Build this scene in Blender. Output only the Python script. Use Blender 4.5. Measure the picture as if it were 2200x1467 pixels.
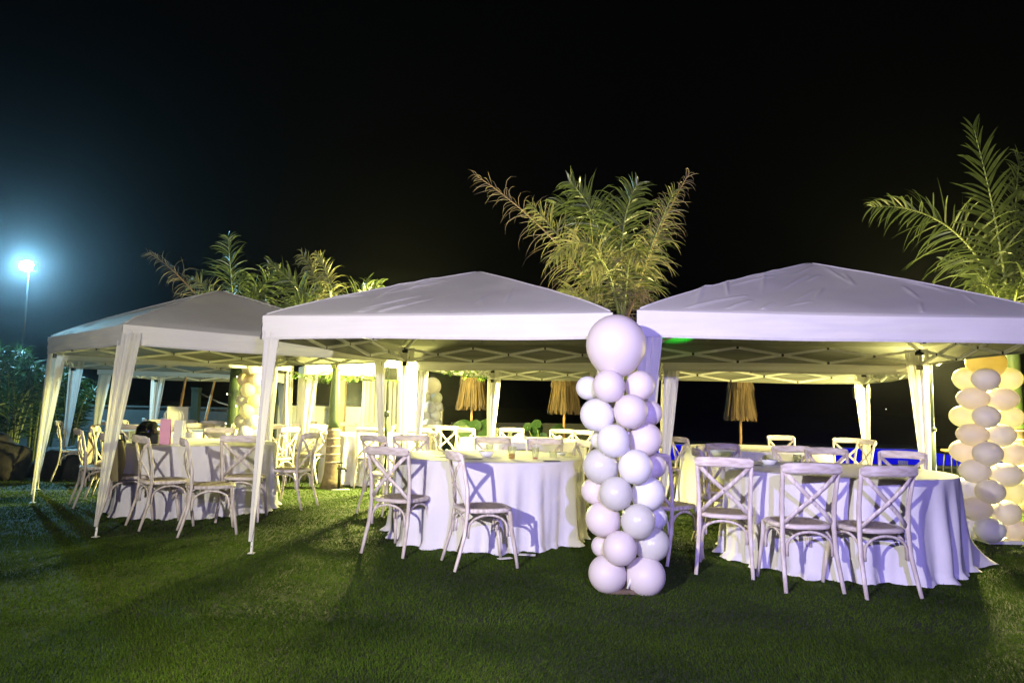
import bpy, bmesh, math, random
import numpy as np
from mathutils import Vector, Matrix, noise
for o in list(bpy.data.objects): bpy.data.objects.remove(o)
SC = bpy.context.scene
COL = SC.collection
R = math.radians
random.seed(7); RNG = np.random.default_rng(7)

# ------------------------------------------------------------------ camera, night sky, exposure
cam = bpy.data.objects.new('camera', bpy.data.cameras.new('camera')); COL.objects.link(cam)
cam.data.lens = 1530/2200*36; cam.data.sensor_width = 36; cam.data.clip_end = 3000; cam.data.clip_start = .05
CAMZ = 1.23
cam.matrix_world = Matrix.Translation((0, 0, CAMZ)) @ Matrix.Rotation(R(90+5.3), 4, 'X') @ Matrix.Rotation(R(1.2), 4, 'Z')
SC.camera = cam
w = bpy.data.worlds.new('World'); SC.world = w; w.use_nodes = True
bg = w.node_tree.nodes['Background']; bg.inputs[0].default_value = (.25, .35, .8, 1); bg.inputs[1].default_value = .0008
SC.view_settings.view_transform = 'Standard'; SC.view_settings.look = 'None'
SC.view_settings.exposure = 0; SC.view_settings.gamma = 1
SC.cycles.max_bounces = 8; SC.cycles.diffuse_bounces = 4; SC.cycles.transparent_max_bounces = 16
SC.cycles.volume_bounces = 0; SC.cycles.sample_clamp_indirect = 6

def lamp(name, kind, loc, power, color, size=.08, aim=None, spot=None, blend=.4):
    L = bpy.data.lights.new(name, kind); L.energy = power; L.color = color
    o = bpy.data.objects.new(name, L); COL.objects.link(o); o.location = loc
    if kind in ('POINT', 'SPOT'): L.shadow_soft_size = size
    if kind == 'SPOT': L.spot_size = R(spot); L.spot_blend = blend
    if aim is not None: o.rotation_euler = (Vector(aim)-Vector(loc)).to_track_quat('-Z', 'Y').to_euler()
    return o
# two party floodlights behind the camera: warm white from the left, blue from the right
lamp('white_floodlight', 'SPOT', (-2.2, -.7, 2.15), 2250, (1.0, .94, .80), .03, aim=(.2, 7, 2.9), spot=108, blend=1)
lamp('blue_floodlight', 'SPOT', (.5, -.7, 2.10), 1600, (.38, .32, 1.0), .03, aim=(2.3, 7, 2.9), spot=104, blend=1)
# yellow work lights standing between the tents, plus added fill lamps
lamp('work_and_fill_glow', 'POINT', (-1.56, 10.72, 1.95), 2750, (1.0, .93, .27), .09)
lamp('work_and_fill_glow', 'SPOT', (5.04, 8.56, 2.02), 3600, (1.0, .90, .30), .09, aim=(2.6, 6.6, .9), spot=150, blend=.5)
lamp('garden_spot_glow', 'POINT', (5.46, 8.32, 1.62), 420, (1.0, .84, .26), .06)
lamp('garden_spot_glow', 'POINT', (6.28, 9.15, .55), 420, (1.0, .93, .30), .06)
lamp('work_and_fill_glow', 'POINT', (-3.35, 15.2, 1.35), 420, (1.0, .92, .30), .09)  # extra lamp without a fixture, added to brighten the rear wall and curtains
lamp('work_and_fill_glow', 'POINT', (5.62, 11.25, 1.92), 900, (1.0, .90, .32), .09)  # added fill behind the tent leg, brightens the right tents and tabletops
lamp('street_lamp_glow', 'POINT', (-11.05, 15.9, 4.2), 2900, (.28, .72, 1.0), .12)
lamp('party_laser', 'SPOT', (2.9, 7.5, 1.5), 420, (.02, 1, .05), .01, aim=(1.98, 7.92, 2.0), spot=13, blend=.9)

# ------------------------------------------------------------------ materials
def mat(name, base, rough=.6, var=None, vscale=8, stretch=(1, 1, 1), bump=0, bscale=60, metallic=0, trans=0, sheen=0, emit=None, estr=0, spec=.5, coat=0, alpha=None, detail=4):
    m = bpy.data.materials.new(name); m.use_nodes = True
    N, L = m.node_tree.nodes, m.node_tree.links
    p = N['Principled BSDF']; out = N['Material Output']
    p.inputs['Base Color'].default_value = (*base, 1); p.inputs['Roughness'].default_value = rough
    p.inputs['Metallic'].default_value = metallic; p.inputs['Specular IOR Level'].default_value = spec
    p.inputs['Coat Weight'].default_value = coat
    tc = N.new('ShaderNodeTexCoord'); mp = N.new('ShaderNodeMapping'); mp.inputs['Scale'].default_value = stretch
    L.new(tc.outputs['Object'], mp.inputs[0])
    colsock = None
    if var is not None:
        nz = N.new('ShaderNodeTexNoise'); nz.inputs['Scale'].default_value = vscale; nz.inputs['Detail'].default_value = detail
        L.new(mp.outputs[0], nz.inputs['Vector'])
        cr = N.new('ShaderNodeValToRGB'); cr.color_ramp.elements[0].position = .35; cr.color_ramp.elements[1].position = .66
        cr.color_ramp.elements[0].color = (*var, 1); cr.color_ramp.elements[1].color = (*base, 1)
        L.new(nz.outputs[0], cr.inputs[0]); L.new(cr.outputs[0], p.inputs['Base Color']); colsock = cr.outputs[0]
    nsock = None
    if bump:
        nb = N.new('ShaderNodeTexNoise'); nb.inputs['Scale'].default_value = bscale; nb.inputs['Detail'].default_value = 3
        L.new(mp.outputs[0], nb.inputs['Vector'])
        b = N.new('ShaderNodeBump'); b.inputs['Strength'].default_value = bump; b.inputs['Distance'].default_value = .01
        L.new(nb.outputs[0], b.inputs['Height']); L.new(b.outputs[0], p.inputs['Normal']); nsock = b.outputs[0]
    if emit:
        p.inputs['Emission Color'].default_value = (*emit, 1); p.inputs['Emission Strength'].default_value = estr
    if trans:
        t = N.new('ShaderNodeBsdfTranslucent'); t.inputs[0].default_value = (*base, 1)
        if colsock: L.new(colsock, t.inputs[0])
        if nsock: L.new(nsock, t.inputs['Normal'])
        mx = N.new('ShaderNodeMixShader'); mx.inputs[0].default_value = trans
        L.new(p.outputs[0], mx.inputs[1]); L.new(t.outputs[0], mx.inputs[2]); L.new(mx.outputs[0], out.inputs[0])
    return m
def glassy(name, col=(1, 1, 1), op=.18):
    m = bpy.data.materials.new(name); m.use_nodes = True
    N, L = m.node_tree.nodes, m.node_tree.links; out = N['Material Output']; N.remove(N['Principled BSDF'])
    t = N.new('ShaderNodeBsdfTransparent'); t.inputs[0].default_value = (.93*col[0], .95*col[1], .95*col[2], 1)
    g = N.new('ShaderNodeBsdfGlossy'); g.inputs['Roughness'].default_value = .06
    d = N.new('ShaderNodeBsdfTranslucent'); d.inputs[0].default_value = (.8, .8, .8, 1)
    fr = N.new('ShaderNodeLayerWeight'); fr.inputs[0].default_value = .25
    a = N.new('ShaderNodeMixShader'); a.inputs[0].default_value = op*.5; b = N.new('ShaderNodeMixShader')
    L.new(t.outputs[0], a.inputs[1]); L.new(d.outputs[0], a.inputs[2])
    mu = N.new('ShaderNodeMath'); mu.operation = 'MULTIPLY'; mu.inputs[1].default_value = .7; L.new(fr.outputs['Facing'], mu.inputs[0]); L.new(mu.outputs[0], b.inputs[0]); L.new(a.outputs[0], b.inputs[1]); L.new(g.outputs[0], b.inputs[2]); L.new(b.outputs[0], out.inputs[0])
    return m
M = {}
M['wood'] = mat('limewashed wood', (.85, .775, .75), .62, var=(.56, .475, .43), vscale=14, stretch=(3, 3, .5), bump=.25, bscale=90, spec=.3)
M['woodx'] = mat('limewashed wood along the rail', (.85, .775, .75), .62, var=(.58, .49, .44), vscale=14, stretch=(.5, 3, 3), bump=.2, bscale=60, spec=.3)
M['rattan'] = mat('woven rattan', (.50, .42, .36), .7, var=(.26, .21, .17), vscale=90, bump=.8, bscale=160, spec=.2)
M['roof'] = mat('tent roof polyester', (.56, .545, .53), .75, var=(.52, .505, .49), vscale=2.5, bump=.35, bscale=5, trans=.10, spec=.2)
M['valance'] = mat('tent valance polyester', (.76, .745, .73), .75, var=(.72, .70, .68), vscale=3, bump=.25, bscale=9, trans=.10, spec=.2)
M['valance_seam'] = mat('stitched tent webbing', (.66, .645, .63), .7, var=(.60, .585, .57), vscale=20, bump=.5, bscale=120, spec=.25)
M['drape'] = mat('tent drape polyester', (.78, .765, .75), .7, var=(.73, .71, .69), vscale=4, stretch=(1, 1, .3), bump=.25, bscale=14, trans=.3, spec=.25)
M['cloth'] = mat('table linen', (.80, .78, .83), .85, var=(.77, .75, .80), vscale=5, bump=.35, bscale=11, trans=.06, spec=.15)
M['whitemetal'] = mat('white enamelled steel', (.82, .82, .80), .35, var=(.74, .73, .70), vscale=20, spec=.5)
M['blackplastic'] = mat('black plastic', (.012, .012, .013), .45, spec=.4)
M['darkpole'] = mat('dark green steel pole', (.035, .05, .04), .4, spec=.5)
def balloon_mat(name, c, rough, trans):
    return mat(name, c, rough, trans=trans, spec=.5)
M['bal_p'] = balloon_mat('blush latex', (.83, .755, .77), .48, .24)
M['bal_w'] = balloon_mat('white latex', (.87, .86, .88), .5, .2)
M['bal_l'] = balloon_mat('pearl latex', (.74, .73, .70), .27, .28)
M['bal_y'] = balloon_mat('ivory latex', (.86, .83, .68), .45, .6)
M['bal_g'] = balloon_mat('grey blush latex', (.80, .755, .72), .5, .30)
M['bal_o'] = balloon_mat('peach latex', (.88, .77, .50), .45, .5)
M['bal_c'] = balloon_mat('cream latex', (.84, .77, .69), .5, .36)
M['latexseam'] = mat('balloon knot latex', (.35, .28, .26), .6)
M['frond'] = mat('palm leaflet green', (.10, .125, .045), .34, var=(.05, .07, .022), vscale=6, trans=.3, spec=.5)
M['areca'] = mat('areca leaflet green', (.045, .085, .02), .55, var=(.02, .045, .01), vscale=6, trans=.25, spec=.25)
M['frondhalf'] = mat('palm leaflet yellowing', (.24, .22, .10), .5, var=(.10, .115, .04), vscale=5, trans=.3, spec=.4)
M['frondDry'] = mat('palm leaflet dried', (.30, .24, .16), .65, var=(.15, .12, .08), vscale=7, trans=.15, spec=.3)
M['rachis'] = mat('palm leaf stalk', (.16, .19, .06), .45, spec=.4)
M['rachisDry'] = mat('dry palm leaf stalk', (.22, .13, .07), .6)
M['trunkgreen'] = mat('green palm shaft', (.065, .10, .035), .45, var=(.05, .075, .03), vscale=5, stretch=(1, 1, .3), spec=.4)
M['trunk'] = mat('ringed brown palm trunk', (.16, .115, .085), .8, var=(.10, .07, .05), vscale=12, bump=.6, bscale=30)
M['ring'] = mat('pale palm leaf scar', (.34, .28, .22), .8)
M['thatch'] = mat('straw thatch', (.15, .092, .045), .85, var=(.06, .037, .02), vscale=30, stretch=(1, 1, .12), bump=.5, bscale=60)
M['bamboo'] = mat('parasol pole wood', (.42, .24, .10), .55, var=(.30, .16, .07), vscale=8)
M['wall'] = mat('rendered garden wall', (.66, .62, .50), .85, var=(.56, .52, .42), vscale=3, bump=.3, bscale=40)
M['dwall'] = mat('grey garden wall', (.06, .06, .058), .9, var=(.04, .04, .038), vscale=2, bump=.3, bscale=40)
M['rock'] = mat('lava boulder', (.04, .033, .033), .9, var=(.02, .017, .017), vscale=5, bump=1, bscale=14)
M['soil'] = mat('dark planting soil', (.02, .017, .013), .95, var=(.012, .01, .009), vscale=9, bump=.5, bscale=20)
M['turf'] = mat('turf base', (.020, .034, .006), .95, var=(.013, .024, .004), vscale=30, bump=.4, bscale=80)
M['pink'] = mat('pink paper', (.75, .36, .52), .7); M['paper'] = mat('white paper', (.80, .79, .74), .75, bump=.15, bscale=12)
M['blackcloth'] = mat('black felt', (.012, .012, .014), .75, bump=.2, bscale=30)
M['blackgloss'] = mat('black patent leather', (.010, .010, .012), .22, spec=.6)
M['olive'] = mat('olive suede', (.20, .165, .08), .7)
M['greycoat'] = mat('mauve grey wool', (.30, .25, .245), .9, bump=.5, bscale=120)
M['card'] = mat('matt white board', (.42, .41, .40), .7)
M['glass'] = glassy('clear plastic'); M['juice'] = mat('orange juice', (.80, .46, .06), .3, trans=.3); M['redjuice'] = mat('red drink', (.75, .06, .07), .3, trans=.3)
M['darkprint'] = mat('dark menu card', (.05, .055, .07), .5)
M['ceramic'] = mat('white ceramic', (.8, .8, .78), .25)
M['leaf'] = mat('vine leaf', (.11, .20, .03), .45, trans=.4)
M['padleaf'] = mat('broad green leaf', (.03, .07, .018), .4, var=(.015, .045, .01), vscale=9, trans=.25)
M['stooltop'] = mat('varnished stool seat', (.45, .24, .08), .4)
M['bulb'] = mat('tiny lit bulb', (.9, .9, .8), .4, emit=(1, .9, .7), estr=14)
M['lampface'] = mat('lit lamp face', (1, 1, 1), .4, emit=(.80, 1, .80), estr=220)
M['workface'] = mat('lit work light face', (1, 1, 1), .4, emit=(1, .9, .5), estr=30)
M['bluepool'] = mat('lit blue pool water', (.01, .01, .2), .15, var=(.0, .0, .14), vscale=1.2, emit=(.004, .004, 1.0), estr=.6, spec=.3)
M['greenpool'] = mat('lit green pool water', (.01, .2, .02), .15, emit=(.0, 1, .12), estr=.95, spec=.3)
M['poolrim'] = mat('pool coping', (.12, .14, .13), .7)
M['rope'] = mat('rope', (.25, .2, .15), .9)
M['column'] = mat('painted column', (.30, .235, .15), .8, var=(.25, .19, .12), vscale=4)
M['sea'] = mat('night sea', (.002, .003, .006), .3)

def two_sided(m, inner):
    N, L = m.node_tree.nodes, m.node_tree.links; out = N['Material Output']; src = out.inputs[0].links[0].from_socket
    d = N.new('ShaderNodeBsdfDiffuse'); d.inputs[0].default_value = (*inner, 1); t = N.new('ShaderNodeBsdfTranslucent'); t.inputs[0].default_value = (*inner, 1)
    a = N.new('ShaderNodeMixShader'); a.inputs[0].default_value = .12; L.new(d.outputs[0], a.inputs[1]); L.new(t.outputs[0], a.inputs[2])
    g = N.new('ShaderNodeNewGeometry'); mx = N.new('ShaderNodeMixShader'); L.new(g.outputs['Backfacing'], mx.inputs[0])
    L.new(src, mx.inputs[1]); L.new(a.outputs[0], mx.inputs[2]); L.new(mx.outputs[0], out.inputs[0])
two_sided(M['roof'], (.19, .195, .175))   # underside coloured darker, painting in the shade below the canopy
two_sided(M['valance'], (.27, .27, .245))  # inner valance faces darkened too, shade put into the colour
def object_variation(m, lo, hi):
    N, L = m.node_tree.nodes, m.node_tree.links; p = N['Principled BSDF']; src = p.inputs['Base Color'].links[0].from_socket
    oi = N.new('ShaderNodeObjectInfo'); mr = N.new('ShaderNodeMapRange'); mr.inputs['To Min'].default_value = lo; mr.inputs['To Max'].default_value = hi
    L.new(oi.outputs['Random'], mr.inputs['Value']); hs = N.new('ShaderNodeHueSaturation'); L.new(mr.outputs[0], hs.inputs['Value']); L.new(src, hs.inputs['Color']); L.new(hs.outputs[0], p.inputs['Base Color'])
object_variation(M['wood'], .80, 1.08); object_variation(M['woodx'], .80, 1.08)
# ------------------------------------------------------------------ mesh helpers
class MB:
    def __init__(s): s.v = []; s.f = []
    def add(s, v, f):
        n = len(s.v); s.v += [tuple(x) for x in v]; s.f += [tuple(i+n for i in q) for q in f]; return s
    def box(s, c, d, rz=0):
        v = []
        for i in (-1, 1):
            for j in (-1, 1):
                for k in (-1, 1):
                    x, y, z = i*d[0]/2, j*d[1]/2, k*d[2]/2
                    v.append((c[0]+x*math.cos(rz)-y*math.sin(rz), c[1]+x*math.sin(rz)+y*math.cos(rz), c[2]+z))
        return s.add(v, [(0, 1, 3, 2), (4, 6, 7, 5), (0, 4, 5, 1), (2, 3, 7, 6), (0, 2, 6, 4), (1, 5, 7, 3)])
    def tube(s, pts, rad, seg=8, flat=1.0, up=None, cap=True):
        pts = [Vector(p) for p in pts]; n = len(pts)
        if not isinstance(rad, (list, tuple)): rad = [rad]*n
        v = []; f = []
        prev = None
        for i, p in enumerate(pts):
            t = (pts[min(i+1, n-1)]-pts[max(i-1, 0)]).normalized()
            if up is not None: a = Vector(up).cross(t)
            elif prev is not None: a = prev - t*prev.dot(t)
            else: a = t.cross(Vector((0, 0, 1))) if abs(t.z) < .95 else t.cross(Vector((0, 1, 0)))
            if a.length < 1e-6: a = t.orthogonal()
            a.normalize(); b = t.cross(a); prev = a
            for k in range(seg):
                an = 2*math.pi*k/seg + math.pi/seg
                v.append(p + a*math.cos(an)*rad[i] + b*math.sin(an)*rad[i]*flat)
        for i in range(n-1):
            for k in range(seg):
                f.append((i*seg+k, i*seg+(k+1) % seg, (i+1)*seg+(k+1) % seg, (i+1)*seg+k))
        if cap: f.append(tuple(range(seg))[::-1]); f.append(tuple((n-1)*seg+k for k in range(seg)))
        return s.add(v, f)
    def lathe(s, prof, seg=20, c=(0, 0, 0), sx=1, sy=1):
        v = []; f = []
        for r, z in prof:
            for k in range(seg):
                a = 2*math.pi*k/seg; v.append((c[0]+r*sx*math.cos(a), c[1]+r*sy*math.sin(a), c[2]+z))
        for i in range(len(prof)-1):
            for k in range(seg): f.append((i*seg+k, i*seg+(k+1) % seg, (i+1)*seg+(k+1) % seg, (i+1)*seg+k))
        return s.add(v, f)
    def grid(s, fn, nu, nv):
        v = [fn(i/nu, j/nv) for j in range(nv+1) for i in range(nu+1)]
        f = [(j*(nu+1)+i, j*(nu+1)+i+1, (j+1)*(nu+1)+i+1, (j+1)*(nu+1)+i) for j in range(nv) for i in range(nu)]
        return s.add(v, f)
    def mesh(s, name, m, smooth=True):
        me = bpy.data.meshes.new(name); me.from_pydata([tuple(x) for x in s.v], [], s.f); me.update()
        if m is not None: me.materials.append(m)
        if smooth: me.polygons.foreach_set('use_smooth', [True]*len(me.polygons))
        return me
    def build(s, name, m, parent=None, smooth=True):
        return ob(name, s.mesh(name, m, smooth), parent)
def ob(name, me, parent=None, loc=None):
    o = bpy.data.objects.new(name, me); COL.objects.link(o)
    if parent: o.parent = parent
    if loc is not None: o.location = loc
    return o
def tag(o, label=None, cat=None, group=None, kind=None):
    if label: o['label'] = label
    if cat: o['category'] = cat
    if group: o['group'] = group
    if kind: o['kind'] = kind
    return o
def thing(name, label, cat, loc=(0, 0, 0), rz=0, group=None):
    o = bpy.data.objects.new(name, None); COL.objects.link(o); o.empty_display_size = .1
    o.location = loc; o.rotation_euler = (0, 0, rz)
    return tag(o, label, cat, group)
def copy_tree(o, parent=None):
    c = o.copy(); COL.objects.link(c)
    if parent: c.parent = parent
    for ch in CH.get(o.name, []) if False else [x for x in o.children]: copy_tree(ch, c)
    return c
def sharp_bevel(o, wd=.004, seg=2):
    b = o.modifiers.new('edge', 'BEVEL'); b.width = wd; b.segments = seg; b.limit_method = 'ANGLE'; b.angle_limit = R(40); return o
def bez(p0, p1, p2, n):
    p0, p1, p2 = Vector(p0), Vector(p1), Vector(p2)
    return [p0*(1-t)**2+p1*2*t*(1-t)+p2*t*t for t in [i/n for i in range(n+1)]]

# ------------------------------------------------------------------ ground
def haze(density):
    m = bpy.data.materials.new('lamp halo haze'); m.use_nodes = True; N, L = m.node_tree.nodes, m.node_tree.links
    N.remove(N['Principled BSDF']); v = N.new('ShaderNodeVolumePrincipled'); v.inputs['Color'].default_value = (.9, .93, 1, 1)
    v.inputs['Density'].default_value = density; v.inputs['Anisotropy'].default_value = .922; L.new(v.outputs[0], N['Material Output'].inputs['Volume'])
    o = MB().box((0, 40, 4), (160, 140, 11)).build('haze', m, None, False); tag(o, kind='stuff')
haze(.0009)  # haze volume added to stand in for lens glow round the street lamp
g = MB().grid(lambda u, v: ((u-.5)*240, -30+v*60, -.004), 24, 12).build('lawn', M['turf']); tag(g, kind='structure')
g = MB().grid(lambda u, v: ((u-.5)*2400, 30+v*1500, -.02), 4, 4).build('sea', M['sea']); tag(g, kind='structure')

def fast_mesh(name, verts, tris, m):
    me = bpy.data.meshes.new(name); nv, nt = len(verts), len(tris)
    me.vertices.add(nv); me.vertices.foreach_set('co', verts.astype(np.float32).ravel())
    me.loops.add(nt*3); me.loops.foreach_set('vertex_index', tris.astype(np.int32).ravel())
    me.polygons.add(nt); me.polygons.foreach_set('loop_start', np.arange(0, nt*3, 3, dtype=np.int32))
    me.update(calc_edges=True); me.materials.append(m); return me
def grassmat():
    m = bpy.data.materials.new('grass blades'); m.use_nodes = True
    N, L = m.node_tree.nodes, m.node_tree.links; p = N['Principled BSDF']
    p.inputs['Roughness'].default_value = .6; p.inputs['Specular IOR Level'].default_value = .06
    tc = N.new('ShaderNodeTexCoord'); a = N.new('ShaderNodeTexNoise'); a.inputs['Scale'].default_value = 90; a.inputs['Detail'].default_value = 1
    b = N.new('ShaderNodeTexNoise'); b.inputs['Scale'].default_value = 1.1; b.inputs['Detail'].default_value = 5
    L.new(tc.outputs['Object'], a.inputs['Vector']); L.new(tc.outputs['Object'], b.inputs['Vector'])
    ad = N.new('ShaderNodeMath'); ad.operation = 'MULTIPLY_ADD'; ad.inputs[1].default_value = .45; L.new(a.outputs[0], ad.inputs[0]); 
    ad2 = N.new('ShaderNodeMath'); ad2.operation = 'MULTIPLY'; ad2.inputs[1].default_value = .55; L.new(b.outputs[0], ad2.inputs[0]); L.new(ad2.outputs[0], ad.inputs[2])
    cr = N.new('ShaderNodeValToRGB'); e = cr.color_ramp.elements
    e[0].position = .36; e[0].color = (.013, .031, .004, 1); e[1].position = .62; e[1].color = (.084, .146, .015, 1)
    L.new(ad.outputs[0], cr.inputs[0]); L.new(cr.outputs[0], p.inputs['Base Color'])
    t = N.new('ShaderNodeBsdfTranslucent'); L.new(cr.outputs[0], t.inputs[0]); mx = N.new('ShaderNodeMixShader'); mx.inputs[0].default_value = .35
    L.new(p.outputs[0], mx.inputs[1]); L.new(t.outputs[0], mx.inputs[2]); L.new(mx.outputs[0], N['Material Output'].inputs[0])
    return m
def grass():
    zones = [(-5.2, 5.2, 2.2, 4.2, 15000, .0022), (-8, 8, 4.2, 6.5, 7000, .0031), (-10.5, 10.5, 6.5, 9.5, 2300, .0052), (-13, 14, 9.5, 16, 700, .009)]
    V = []; 
    for x0, x1, y0, y1, dens, wd in zones:
        n = int((x1-x0)*(y1-y0)*dens)
        x = RNG.uniform(x0, x1, n); y = RNG.uniform(y0, y1, n)
        keep = np.abs(x) < y*1.0+1.6
        x, y = x[keep], y[keep]; n = len(x)
        patch = .5+.5*np.sin(x*2.3+1.7*np.sin(y*1.9))*np.sin(y*2.9+1.3*np.sin(x*1.4))
        h = RNG.uniform(.007, .017, n)*(.75+.5*patch)
        a = RNG.uniform(0, 2*np.pi, n); lean = RNG.uniform(.2, 1.25, n)*h
        la = 2.2*np.sin(x*1.1+.8*y)+1.5*np.sin(y*1.7-x*.6)+RNG.normal(0, .9, n)
        dx, dy = np.cos(a)*wd, np.sin(a)*wd
        z0 = np.full(n, -.003)
        V.append(np.stack([np.stack([x-dx, y-dy, z0], 1), np.stack([x+dx, y+dy, z0], 1), np.stack([x+np.cos(la)*lean, y+np.sin(la)*lean, h], 1)], 1))
    V = np.concatenate(V).reshape(-1, 3)
    T = np.arange(len(V)).reshape(-1, 3)
    o = ob('grass', fast_mesh('grass', V, T, grassmat())); tag(o, 'short green lawn grass under and before the tents', kind='stuff')
grass()

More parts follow.
